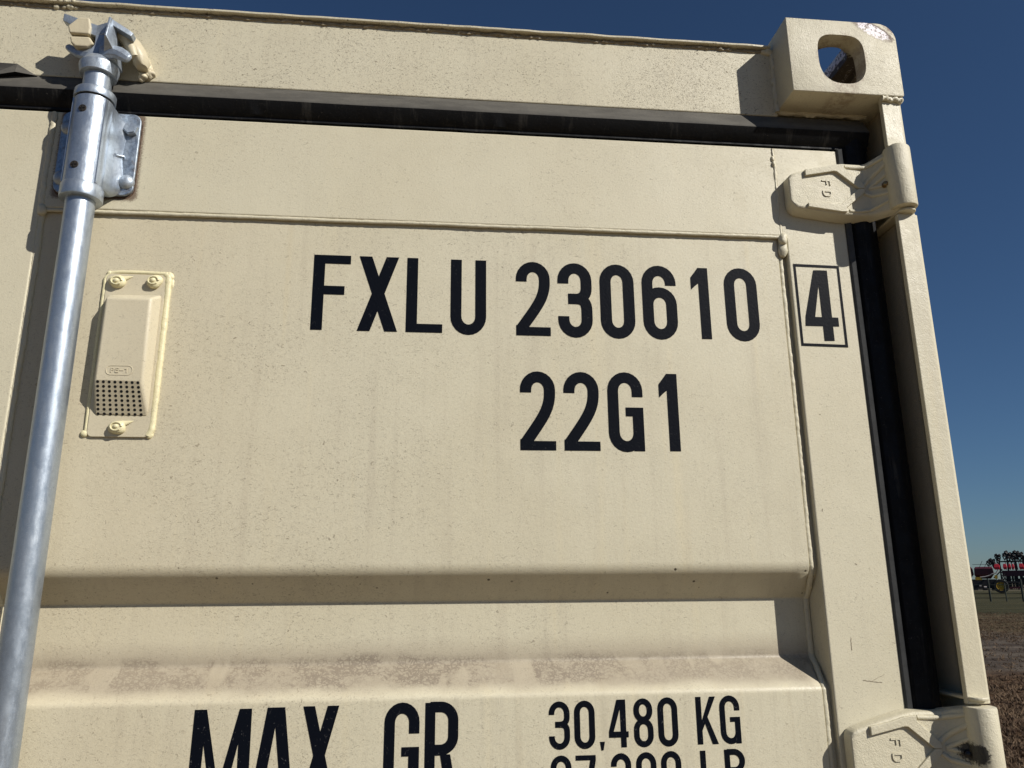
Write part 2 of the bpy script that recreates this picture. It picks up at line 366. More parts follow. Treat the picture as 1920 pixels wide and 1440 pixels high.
# ------------------------------------------------------------------ ground
GD = Vector((.8, -.6, 0)); GF = Vector((.6, .8, 0))        # along / away from the far fence line
def mat_ground():
    k = N('dry_field')
    def rot(sc, loc=(0,0,0)):
        return k.scale(sc, rot=(0, 0, math.atan2(.6, .8)), loc=loc)
    v = rot((1, 1, 1)); sp = k.n('ShaderNodeSeparateXYZ'); k.put(sp.inputs[0], v); d = sp.outputs[1]
    d = k.m2('ADD', d, k.m2('MULTIPLY', k.m2('SUBTRACT', k.noise(.12, 4, .6), .5), 9))
    soil = k.mix(k.rmp(k.noise(2.2, 7, .75), .35, .68), (.070, .038, .020), (.14, .086, .048))
    soil = k.mix(k.rmp(k.noise(5.5, 6, .8), .46, .62), soil, (.030, .019, .012))
    soil = k.mix(k.m2('MULTIPLY', k.rmp(k.noise(3.1, 6, .8, vec=k.scale((1, 1, 1), loc=(9, 4, 0))), .54, .66), .6), soil, (.15, .115, .07))
    road = k.mix(k.rmp(k.noise(1, 5, .7, vec=rot((.35, .8, 1))), .38, .62), (.060, .046, .036), (.125, .102, .080))
    tan = k.mix(k.rmp(k.noise(1, 5, .7, vec=rot((.15, .5, 1), (3, 3, 0))), .38, .62), (.060, .044, .024), (.105, .080, .044))
    grass = k.mix(k.rmp(k.noise(1, 5, .7, vec=rot((.12, .35, 1), (1, 8, 0))), .38, .62), (.034, .034, .016), (.062, .055, .028))
    c = k.mix(k.rmp(d, 18, 21), soil, road)
    c = k.mix(k.rmp(d, 31, 38), c, tan)
    c = k.mix(k.rmp(d, 50, 60), c, grass)
    c = k.mix(k.rmp(d, 190, 260), c, (.13, .11, .075))
    # pale out-of-view pad added to bounce fill light onto the container
    n = k.n('ShaderNodeVectorMath', operation='LENGTH'); k.put(n.inputs[0], k.co)
    pad = k.m2('ADD', n.outputs['Value'], k.m2('MULTIPLY', k.m2('SUBTRACT', k.noise(.9, 4), .5), 2.5))
    gr = k.mix(k.rmp(k.noise(24, 5, .8), .35, .65), (.22, .165, .10), (.38, .295, .19))
    c = k.mix(k.rmp(pad, 8.2, 6.2), c, gr)
    nb = k.bump(k.noise(5, 6, .75), .8, .12)
    return k.fin(c, .95, 0, nb, .1)
bm = bmesh.new(); n = 96; rr = [0, 3, 6, 10, 16, 24, 36, 60, 110, 220, 500, 1200, 3500]
rings = [[bm.verts.new((0, 0, 0))]]
for r in rr[1:]: rings.append([bm.verts.new((r*math.cos(2*math.pi*k/n), r*math.sin(2*math.pi*k/n), 0)) for k in range(n)])
for k in range(n): bm.faces.new((rings[0][0], rings[1][k], rings[1][(k+1)%n]))
for a, b in zip(rings[1:], rings[2:]):
    for k in range(n): bm.faces.new((a[k], b[k], b[(k+1)%n], a[(k+1)%n]))
g = from_bm(bm, 'ground', mat_ground()); g['kind'] = 'structure'

# ------------------------------------------------------------------ the container
HW, HT, LEN = 1.219, 2.591, 6.058
C = empty('shipping_container')
tag(C, 'cream painted steel shipping container with black door gaskets, seen at its top right door corner', 'container')

# --- body: roof, side walls, floor sides, back end
bm = bmesh.new()
for s in (-1, 1):
    pts = []; y = .15; k = 0
    while y < LEN-.15:
        for dy, dx in ((0, 0), (.07, 0), (.11, -.036), (.18, -.036), (.22, 0)):
            if dy < .22: pts.append((s*(HW-.012+dx), y+dy))
        y += .22
    pts.append((s*(HW-.012), LEN-.1))
    A = [bm.verts.new((p[0], p[1], .15)) for p in pts]; B = [bm.verts.new((p[0], p[1], 2.52)) for p in pts]
    for i in range(len(pts)-1): bm.faces.new((A[i], A[i+1], B[i+1], B[i]))
from_bm(bm, 'side_wall', M_FRAME, C)
bm = bmesh.new()
for s in (-1, 1):
    box(bm, min(s*(HW-.06), s*HW), max(s*(HW-.06), s*HW), .13, LEN-.18, 2.52, 2.575)
    box(bm, min(s*(HW-.06), s*HW), max(s*(HW-.06), s*HW), .13, LEN-.18, .02, .15)
from_bm(bm, 'side_rail', M_FRAME, C, bev=.004)
bm = bmesh.new(); box(bm, -HW+.06, HW-.06, .1, LEN-.05, 2.535, 2.568); from_bm(bm, 'roof', M_HEAD, C)
bm = bmesh.new(); box(bm, -HW+.05, HW-.05, .06, LEN-.05, .08, .14); from_bm(bm, 'floor', M_PLY, C)
bm = bmesh.new(); box(bm, -HW+.05, HW-.05, LEN-.05, LEN-.01, .1, 2.56); from_bm(bm, 'end_wall', M_FRAME, C)
bm = bmesh.new(); box(bm, -1.057, 1.057, .0, .12, .03, .15); from_bm(bm, 'door_sill', M_FRAME, C, bev=.004)

# --- header rail with folded top lip and ragged weld in the corner
bm = bmesh.new()
box(bm, -1.057, 1.057, 0, .10, 2.465, 2.5736)
box(bm, -1.18, 1.18, .012, .10, 2.455, 2.4705)
hd = from_bm(bm, 'header_rail', M_HEAD, C, bev=.0015)
bm = bmesh.new(); box(bm, -1.057, 1.0535, -.0076, .13, 2.5738, 2.5772)
bmesh.ops.subdivide_edges(bm, edges=[e for e in bm.edges if abs(e.verts[0].co.x-e.verts[1].co.x) > 1], cuts=220)
for v in bm.verts:
    if v.co.y < 0: v.co.y += .0012*mnoise.noise(Vector((v.co.x*30, 0, 0))); v.co.z += .0007*mnoise.noise(Vector((v.co.x*16, 3, v.co.z*9)))
tl_ = from_bm(bm, 'top_lip', M_HEAD, hd, bev=.0008)
bm = bmesh.new()
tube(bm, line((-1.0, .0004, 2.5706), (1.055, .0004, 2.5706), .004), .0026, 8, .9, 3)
from_bm(bm, 'weld_bead', M_DARKW, hd, smooth=60)
bm = bmesh.new()
for x, s in ((.066, 1.), (.075, .8), (.083, 1.2), (.09, .8), (.262, .5), (.88, .6), (.60, .4), (1.045, 1.2), (1.052, 1.6)):
    blob(bm, (x, -.001, 2.5700), (.0040*s, .0030*s, .0030*s), seed=x*50, amp=.5, f=200)
for x in (.07, .078, .088): blob(bm, (x, -.006, 2.5760), (.0035, .003, .0028), seed=x*90)
from_bm(bm, 'weld_spatter', M_WELD, hd, smooth=60)['kind'] = 'stuff'
bm = bmesh.new()
tube(bm, line((1.0565, -.0003, 2.470), (1.0565, -.0003, 2.572), .003), .0042, 8, .7, 9)
tube(bm, line((1.057, .002, 2.4725), (1.19, .002, 2.4725), .004), .004, 8, .6, 5)
from_bm(bm, 'weld_bead', M_WELD, hd, smooth=60)

# --- corner casting (hollow, with oval apertures)
def boolean(o, cutters):
    for c in cutters:
        m = o.modifiers.new('b', 'BOOLEAN'); m.operation = 'DIFFERENCE'; m.object = c; m.solver = 'EXACT'
    dg = bpy.context.evaluated_depsgraph_get(); me = bpy.data.meshes.new_from_object(o.evaluated_get(dg))
    old = o.data; o.modifiers.clear(); o.data = me; bpy.data.meshes.remove(old)
    for c in cutters:
        d = c.data; bpy.data.objects.remove(c); bpy.data.meshes.remove(d)
def cast_mesh():
    pts = [(1.0570, 2.4730), (1.2170, 2.4730)]
    pts += [(1.2190, 2.4755)]
    r = .026
    for k in range(11):
        a = R_(90*k/10); pts.append((1.219-r+r*math.cos(a), 2.591-r+r*math.sin(a)))
    pts += [(1.0570, 2.5910)]
    bm = bmesh.new(); prism(bm, pts, 'y', -.050, .128)
    o = from_bm(bm, 'corner_casting', M_CAST, C, bev=.0035, seg=3)
    cut = []
    bm = bmesh.new(); box(bm, 1.083, 1.199, -.024, .103, 2.497, 2.566); cut.append(from_bm(bm, 'c1', None, bev=.012, seg=3))
    def oval(hx, hz, cx, cz, r, n=8): return rrect(cx-hx, cx+hx, cz-hz, cz+hz, r, n)
    # door-end hole: flat left side, rounded bottom
    p = []
    cx, cz, hx, hz = 1.1338, 2.5278, .0345, .0395
    for k in range(48):
        a = 2*math.pi*k/48; e = 2/3.6
        if math.sin(a) < 0: e = 2/2.5
        ca, sa = math.cos(a), math.sin(a)
        p.append((cx+hx*math.copysign(abs(ca)**e, ca), cz+hz*math.copysign(abs(sa)**e, sa)))
    bm = bmesh.new(); prism(bm, p, 'y', -.08, -.010); cut.append(from_bm(bm, 'c2', None))
    bm = bmesh.new(); prism(bm, [(x, y) for x, y in oval(.032, .062, 1.140, .038, .031)], 'z', 2.55, 2.62); cut.append(from_bm(bm, 'c3', None))
    bm = bmesh.new(); prism(bm, [(y, z) for y, z in oval(.0395, .0255, .039, 2.532, .025)], 'x', 1.18, 1.24); cut.append(from_bm(bm, 'c4', None))
    boolean(o, cut)
    for q in o.data.polygons: q.use_smooth = True
    o.data.set_sharp_from_angle(angle=R_(28))
    b = o.modifiers.new('bv', 'BEVEL'); b.width = .0018; b.segments = 2; b.limit_method = 'ANGLE'; b.angle_limit = R_(50)
    return o
casting = cast_mesh()
casting['label'] = 'corner casting with worn white paint chip above its oval hole'
bm = bmesh.new()
tube(bm, line((1.186, -.0465, 2.4712), (1.216, -.044, 2.4712), .002), .0042, 10, .6, 8)
blob(bm, (1.214, -.044, 2.470), (.006, .004, .006), seed=4)
from_bm(bm, 'weld_bead', M_WELD, casting, smooth=60)

# --- corner post
pp = [(1.1877, -.0435), (1.2125, -.0435), (1.2160, -.0420), (1.2180, -.0390), (1.2186, -.0350), (1.2186, .07), (1.183, .07), (1.183, .056), (1.200, .052), (1.2040, .048), (1.2040, -.0300), (1.1990, -.0350), (1.1877, -.0360)]
bm = bmesh.new()
prism(bm, pp, 'z', 1.683-.0, 2.2965)
prism(bm, pp, 'z', 2.3985, 2.4735)
prism(bm, pp, 'z', .96, 1.583); prism(bm, pp, 'z', .27, .87); prism(bm, pp, 'z', .118, .17)
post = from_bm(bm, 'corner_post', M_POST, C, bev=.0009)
body = [(1.1835, .057), (1.2065, .057), (1.2065, -.0200), (1.2168, -.0200), (1.2168, .069), (1.1835, .069)]
bm = bmesh.new(); prism(bm, body, 'z', .118, 2.4735)
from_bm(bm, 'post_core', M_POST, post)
# hinge lugs: shaped plates that hold each hinge pin
for k in range(4):
    zc = 2.348-.7067*k
    for z0, z1 in ((zc+.0460, zc+.0500), (zc-.0500, zc-.0465)):
        bm = bmesh.new()
        pl = [(1.190, .050), (1.1895, -.012), (1.1880, -.038)]
        for j in range(9):
            a = R_(200+j*20); pl.append((1.200+.0120*math.cos(a), -.044+.0110*math.sin(a)))
        pl += [(1.2150, -.030), (1.2150, .050)]
        prism(bm, pl, 'z', z0, z1)
        from_bm(bm, 'hinge_lug', M_WELD, post, bev=.0014, seg=2)
# run-down streak of dirt is in the paint; worn rusty cap weld at the strip top
bm = bmesh.new(); tube(bm, [(1.190, -.039, 2.2975), (1.197, -.041, 2.2990), (1.205, -.041, 2.2985), (1.213, -.038, 2.2970)], .0032, 8, .5, 2)
from_bm(bm, 'weld_bead', M_WELD, post, smooth=60)

# --- door frame, panel and welds
XL, XR, XE = .0835, 1.0505, 1.1380
XS = 1.0437
bm = bmesh.new()
box(bm, .0035, XL, 0, .050, .17, 2.4140)
prism(bm, [(XR, .17), (XE, .17), (XE, 2.4140), (XS, 2.4140), (XS, 2.2788), (XR, 2.2740)], 'y', 0, .050)
box(bm, XL+.0002, XS-.0002, 0, .050, 2.2785, 2.4140)
box(bm, XL+.0002, XR-.0002, 0, .050, .17, .30)
door = from_bm(bm, 'door', M_FRAME, C, bev=.0022, seg=3)
door['label'] = 'right-hand door with painted numbers, one vent and one lock rod'
PY, PI_ = .0052, .0412
prof = [(2.2785, PY), (1.8362, PY), (1.8010, PI_), (1.7312, PI_), (1.6980, PY)]
rad = [0, .022, .004, .008, .010]
z = 1.698
for base in (1.20, .62):
    prof += [(base, PY), (base-.035, PI_), (base-.105, PI_), (base-.138, PY)]; rad += [.014, .005, .008, .010]
prof += [(.30, PY)]; rad += [0]
P = fillet(prof, rad, 8)
P2 = []
for a, b in zip(P, P[1:]):
    nseg = max(1, int(abs(a[0]-b[0])/.03)); P2 += [(a[0]+(b[0]-a[0])*i/nseg, a[1]+(b[1]-a[1])*i/nseg) for i in range(nseg)]
P2.append(P[-1])
bm = bmesh.new(); nx = 60; grid = []
xs_ = [XL+(1.0385-XL)*i/nx for i in range(nx+1)]+[1.0395, 1.0405, 1.0415, XR]
nx = len(xs_)-1
for x in xs_:
    dp = .0052*min(1, max(0, (x-1.0388)/.0024))           # edge of the sheet is turned in towards the weld
    grid.append([bm.verts.new((x, y+dp*max(0, 1-(y-PY)/.02), z)) for z, y in P2])
for i in range(nx):
    for j in range(len(P2)-1): bm.faces.new((grid[i][j], grid[i][j+1], grid[i+1][j+1], grid[i+1][j]))
me = bpy.data.meshes.new('door_panel'); bmesh.ops.recalc_face_normals(bm, faces=bm.faces)
if sum(f.normal.y for f in bm.faces) > 0: bmesh.ops.reverse_faces(bm, faces=bm.faces)
bm.to_mesh(me); bm.free(); panel = link(me, 'door_panel', M_PANEL, door, smooth=40)
bm = bmesh.new(); box(bm, .02, 1.12, .052, .058, .18, 2.40); from_bm(bm, 'door_lining', M_PLY, door)

bm = bmesh.new()
def beadline(pts, r, jit, seed, flat=.7):
    tube(bm, pts, [r*(1+.18*mnoise.noise(Vector(p)*25+Vector((seed, 0, 0)))) for p in pts], 10, jit, seed, flat=flat)
seam = line((XL+.004, .0020, 2.2765), (XS-.001, .0020, 2.2780), .0022)
for i, p in enumerate(seam): p.z += .0007*mnoise.noise(p*9)
beadline(seam, .0027, .15, 1, .75)
def along(x, z0, z1, off=.0006):
    out = []
    for (za, ya), (zb, yb) in zip(P2, P2[1:]):
        if za > z0 or zb < z1: continue
        for q in line((x, ya-off, za), (x, yb-off, zb), .0022)[:-1]: out.append(q)
    return out
for x, s in ((XR-.0080, 1), (XL+.0012, -1)):
    pr_ = along(x, 2.2785, .35)
    for q in pr_:
        if s > 0: q.y += .0042*max(0, 1-(q.y-.005)/.02)
        q.x += .0005*mnoise.noise(Vector((s, 0, q.z*14)))+(.0045 if s > 0 else .0022)*min(1, max(0, (q.y-.008)/.025))
    beadline(pr_, .0039 if s > 0 else .0048, .20, 4+s, .8)
    v = line((XS-.0003 if s > 0 else XL, .0002, 2.412), (XS if s > 0 else XL, .0012, 2.279), .0022)
    for q in v: q.x += .0012*mnoise.noise(Vector((s, 0, q.z*30)))
    beadline(v, .0021 if s > 0 else .0042, .40, 8+s, .8)
blob(bm, (XS+.001, .000, 2.2745), (.0068, .0055, .0078), seed=2, amp=.4)
blob(bm, (XS+.0015, .0025, 2.262), (.0060, .0045, .015), seed=3, amp=.4)
blob(bm, (XS-.0015, .000, 2.396), (.0030, .0030, .0050), seed=7, amp=.4)
blob(bm, (XS-.0015, .000, 2.388), (.0025, .0030, .0040), seed=8, amp=.4)
blob(bm, (XL+.002, .001, 2.2755), (.006, .005, .007), seed=12, amp=.4)
from_bm(bm, 'weld_bead', M_WELD, door, smooth=70)

# --- rubber gaskets
GT = [(.012, 2.4655), (.0015, 2.4650), (-.0010, 2.4625), (-.0125, 2.4405), (-.0135, 2.4375), (-.0050, 2.4215), (-.0015, 2.4185), (-.0015, 2.4150), (.012, 2.4142), (.040, 2.4142), (.040, 2.4655)]
def gasket(side):
    bm = bmesh.new()
    n = 110; x0, x1 = (.0045, 1.1835)
    rows = []
    for i in range(n+1):
        x = x0+(x1-x0)*i/n
        w = .0009*mnoise.noise(Vector((x*7, 1, 0)))
        row = []
        for j, (y, z) in enumerate(GT):
            dz = w if j < 5 else 0
            if j in (6, 7): dz = .0012*mnoise.noise(Vector((x*28, 5, 0)))+.0006
            row.append(bm.verts.new((x, y+(.4*w if j in (3, 4) else 0), z+dz)))
        rows.append(row)
    for a, b in zip(rows, rows[1:]):
        for j in range(len(GT)): bm.faces.new((a[j], a[(j+1)%len(GT)], b[(j+1)%len(GT)], b[j]))
    bm.faces.new(rows[0]); bm.faces.new(rows[-1][::-1])
    gv = [(1.1384, .040), (1.1384, .0030), (1.1456, .0020), (1.1500, -.0042), (1.1640, -.0095), (1.1700, -.0085), (1.1840, .0015), (1.1862, .012), (1.1862, .040)]
    prism(bm, gv, 'z', .17, 2.4300)
    o = from_bm(bm, 'door_gasket', M_RUB, C, smooth=32)
    bm = bmesh.new(); prism(bm, [(1.1370, -.0002), (1.1375, -.0016), (1.1390, -.0028), (1.1440, -.0046), (1.1447, -.0038), (1.1450, .0015), (1.1386, .0025)], 'z', .17, 2.4150)
    from_bm(bm, 'gasket_strip', M_STRIP, o)
    return o
gk = gasket(1)
# overlapping centre flap standing up against the header, cut at 45 degrees
bm = bmesh.new()
fl = [(-.060, 2.4480), (-.060, 2.4795), (.0300, 2.4785), (.0510, 2.4650), (.0560, 2.4625), (.0330, 2.4615), (.000, 2.4530)]
A = [bm.verts.new((x, -.0030-(.0075 if z < 2.4625 else 0), z)) for x, z in fl]
B = [bm.verts.new((x, -.0008, z)) for x, z in fl]
nn = len(fl)
for i in range(nn): bm.faces.new((A[i], A[(i+1)%nn], B[(i+1)%nn], B[i]))
bm.faces.new(A); bm.faces.new(B[::-1])
bmesh.ops.triangulate(bm, faces=[f for f in bm.faces if len(f.verts) > 4])
from_bm(bm, 'gasket_flap', M_RUB, gk)
bm = bmesh.new(); prism(bm, [(-.003, .03), (-.003, .001), (.003, .001), (.003, .03)], 'z', .17, 2.4135); from_bm(bm, 'centre_seal', M_RUB, C)

# --- hinges
GLYPH = {}
def arc(cx, cy, rx, ry, a0, a1, n=12): return [(cx+rx*math.cos(R_(a0+(a1-a0)*i/n)), cy+ry*math.sin(R_(a0+(a1-a0)*i/n))) for i in range(n+1)]
def bez(a, b, c, d, n=10):
    o = []
    for i in range(1, n+1):
        t = i/n; u = 1-t
        o.append(tuple(a[k]*u**3+3*b[k]*u*u*t+3*c[k]*u*t*t+d[k]*t**3 for k in (0, 1)))
    return o
def glyph(ch, w, h, t, tv=None):
    """list of (kind, points, thickness, closed) in a w x h cell; 's' strokes by centre line, 'p' filled polygons"""
    tv = tv or t*.82
    a = t/2; rx = (w-t)/2; ry = rx*1.12; cx = w/2; top = h-tv/2; bot = tv/2
    S_ = lambda pts, c=False, th=t: ('s', pts, th, c)
    P_ = lambda pts: ('p', pts, 0, True)
    if ch in '0O': return [S_(arc(cx, top-ry, rx, ry, 0, 180)+arc(cx, bot+ry, rx, ry, 180, 360), True)]
    if ch == 'U': return [S_([(a, h), (a, bot+ry)]+arc(cx, bot+ry, rx, ry, 180, 360)[1:]+[(w-a, h)])]
    if ch == '2':
        p = [(a, h*.735), (a, top-ry)]+arc(cx, top-ry, rx, ry, 180, 0)[1:]+[(w-a, h*.74)]
        p += bez((w-a, h*.74), (w-a, h*.52), (w*.62, h*.40), (t*.50, h*.10), 12)
        return [S_(p), P_([(0, 0), (w, 0), (w, tv), (0, tv)]), P_([(0, 0), (t*1.3, 0), (t*1.3, tv), (t*.98, h*.115), (t*.03, h*.140), (0, h*.135)])]
    if ch == '3':
        m = h*.515
        up_ = [(a, h*.725), (a, top-ry)]+arc(cx, top-ry, rx, ry, 180, 0)[1:]+[(w-a, h*.67)]+bez((w-a, h*.67), (w-a, h*.55), (w*.66, m+.0), (w*.52, m), 10)+[(w*.30, m)]
        lo = [(w*.50, m)]+bez((w*.50, m), (w*.70, m), (w-a, h*.50), (w-a, h*.36), 10)+[(w-a, bot+ry)]+arc(cx, bot+ry, rx, ry, 360, 180)[1:]+[(a, h*.275)]
        return [S_(up_), S_(lo)]
    if ch == '6':
        l = arc(cx, h*.645-ry, rx, ry*.95, 0, 180)+arc(cx, bot+ry, rx, ry, 180, 360)
        u = [(w-a, h*.735), (w-a, top-ry)]+arc(cx, top-ry, rx, ry, 0, 180)[1:]+[(a, bot+ry)]
        return [S_(l, True), S_(u)]
    if ch == '8':
        r8 = rx*.96
        l = arc(cx, h*.53-ry, rx, ry, 0, 180)+arc(cx, bot+ry, rx, ry, 180, 360)
        u = arc(cx, top-ry, r8, ry, 0, 180)+arc(cx, h*.565+ry-.0, r8, ry, 180, 360)
        return [S_(l, True), S_(u, True)]
    if ch == '1': return [P_([(w-t, 0), (w, 0), (w, h), (w-t, h)]), P_([(w-t*.98, h), (w-t*1.30, h*.94), (w-t*1.75, h*.86), (0, h*.83), (0, h*.685), (w-t*1.3, h*.745), (w-t*.98, h*.78)])]
    if ch == '4':
        return [P_([(w*.605, 0), (w*.605+t, 0), (w*.605+t, h), (w*.605-t*.05, h), (w*.605, h*.3)]), P_([(0, h*.33), (0, h*.205), (w, h*.205), (w, h*.33)]),
                P_([(0, h*.325), (w*.24, h*.325), (w*.63, h*.86), (w*.63, h), (w*.44, h)])]
    if ch == '7': return [P_([(0, h-tv), (w, h-tv), (w, h), (0, h)]), P_([(w-t, h-tv), (w, h-tv), (w*.62, 0), (w*.62-t, 0)])]
    if ch == 'F': return [P_([(0, 0), (t, 0), (t, h), (0, h)]), P_([(0, h-tv), (w, h-tv), (w, h), (0, h)]), P_([(0, h*.47), (w*.86, h*.47), (w*.86, h*.47+tv), (0, h*.47+tv)])]
    if ch == 'E': return [P_([(0, 0), (t, 0), (t, h), (0, h)]), P_([(0, h-tv), (w, h-tv), (w, h), (0, h)]), P_([(0, 0), (w, 0), (w, tv), (0, tv)]), P_([(0, h*.46), (w*.86, h*.46), (w*.86, h*.46+tv), (0, h*.46+tv)])]
    if ch == 'L': return [P_([(0, 0), (t, 0), (t, h), (0, h)]), P_([(0, 0), (w, 0), (w, tv), (0, tv)])]
    if ch == 'X': return [P_([(0, 0), (t*1.12, 0), (w, h), (w-t*1.12, h)]), P_([(w, 0), (w-t*1.12, 0), (0, h), (t*1.12, h)])]
    if ch == 'A': return [P_([(0, 0), (t, 0), (w*.56, h), (w*.30, h)]), P_([(w-t, 0), (w, 0), (w*.70, h), (w*.44, h)]), P_([(w*.2, h*.24), (w*.8, h*.24), (w*.8, h*.24+tv), (w*.2, h*.24+tv)])]
    if ch == 'M': return [P_([(0, 0), (t*.9, 0), (t*1.08, h), (t*.12, h)]), P_([(w-t*.9, 0), (w, 0), (w-t*.12, h), (w-t*1.08, h)]), P_([(t*.5, h), (t*1.08, h), (w*.5+t*.38, 0), (w*.5-t*.38, 0)]), P_([(w-t*.5, h), (w-t*1.08, h), (w*.5-t*.38, 0), (w*.5+t*.38, 0)])]
    if ch == 'K': return [P_([(0, 0), (t, 0), (t, h), (0, h)]), P_([(w*.96-t*1.1, h), (w*.96, h), (t*.9, h*.26), (t*.9, h*.46)]), P_([(w-t*1.1, 0), (w, 0), (w*.42+t*.35, h*.60), (w*.38, h*.47)])]
    if ch == 'G':
        p = [(w-a, h*.69), (w-a, top-ry)]+arc(cx, top-ry, rx, ry, 0, 180)[1:]+[(a, bot+ry)]+arc(cx, bot+ry, rx, ry, 180, 360)[1:]
        return [S_(p), P_([(w-t, 0), (w, 0), (w, h*.555), (w-t, h*.555)]), P_([(w*.50, h*.555-tv), (w, h*.555-tv), (w, h*.555), (w*.50, h*.555)])]
    if ch in 'RPBD':
        mid = {'R': .47, 'P': .44, 'B': .52, 'D': 0}[ch]*h
        b2 = mid+tv/2
        r = min(rx*1.1, (top-b2)/2)
        L = [P_([(0, 0), (t, 0), (t, h), (0, h)]), S_([(a, top), (w-a-r, top)]+arc(w-a-r, top-r, r, r, 90, 0)[1:]+arc(w-a-r, b2+r, r, r, 0, -90)+[(a, b2)])]
        if ch == 'R': L.append(P_([(w*.46, h*.47), (w*.46+t*1.0, h*.47), (w, 0), (w-t*1.05, 0)]))
        if ch == 'B':
            r = min(rx*1.1, (b2-bot)/2); L.append(S_([(a, b2), (w-a-r, b2)]+arc(w-a-r, b2-r, r, r, 90, 0)[1:]+arc(w-a-r, bot+r, r, r, 0, -90)+[(a, bot)]))
        return L
    if ch == ',': return [P_([(w*.25, h*-.055), (w*.68, h*-.05), (w, h*.13), (0, h*.13)])]
    if ch == '-': return [P_([(0, h*.42), (w, h*.42), (w, h*.42+tv), (0, h*.42+tv)])]
    return []
def strip(pts, t, closed):
    n = len(pts); L = []; Rr = []
    q = []
    for p in pts:
        if not q or (Vector(p)-Vector(q[-1])).length > 1e-6: q.append(p)
    if closed and (Vector(q[0])-Vector(q[-1])).length < 1e-6: q.pop()
    pts = q; n = len(pts)
    for i, p in enumerate(pts):
        p = Vector(p)
        a = Vector(pts[i-1]) if (i > 0 or closed) else None
        b = Vector(pts[(i+1) % n]) if (i < n-1 or closed) else None
        d1 = (p-a).normalized() if a is not None else None; d2 = (b-p).normalized() if b is not None else None
        if d1 is None: d1 = d2
        if d2 is None: d2 = d1
        n1 = Vector((-d1.y, d1.x)); n2 = Vector((-d2.y, d2.x)); m = (n1+n2)
        if m.length < 1e-6: m = n1.copy()
        m.normalize(); k = t/2/max(.5, m.dot(n1))
        L.append(p+m*k); Rr.append(p-m*k)
    return L, Rr
def write(bm, text_items, place, depth=0.):
    """text_items: (char, x, z, w, h, t); place(u, v, lift) -> 3D"""
    for ch, x, z, w, h, t in text_items:
        for j, (kind, pts, th, closed) in enumerate(glyph(ch, w, h, t)):
            lift = j*.00004
            if kind == 'p':
                top = [bm.verts.new(place(x+p[0], z+p[1], lift+depth)) for p in pts]; f = bm.faces.new(top)
                if depth:
                    b = [bm.verts.new(place(x+p[0], z+p[1], 0)) for p in pts]
                    for i in range(len(pts)): bm.faces.new((top[i], b[i], b[(i+1) % len(pts)], top[(i+1) % len(pts)]))
            else:
                L, Q = strip(pts, th, closed); n = len(L)
                a = [bm.verts.new(place(x+p.x, z+p.y, lift+depth)) for p in L]; b = [bm.verts.new(place(x+p.x, z+p.y, lift+depth)) for p in Q]
                for i in range(n if closed else n-1):
                    i2 = (i+1) % n; bm.faces.new((a[i], a[i2], b[i2], b[i]))
                if depth:
                    a2 = [bm.verts.new(place(x+p.x, z+p.y, 0)) for p in L]; b2 = [bm.verts.new(place(x+p.x, z+p.y, 0)) for p in Q]
                    for i in range(n if closed else n-1):
                        i2 = (i+1) % n; bm.faces.new((a[i], a2[i], a2[i2], a[i2])); bm.faces.new((b[i], b[i2], b2[i2], b2[i]))

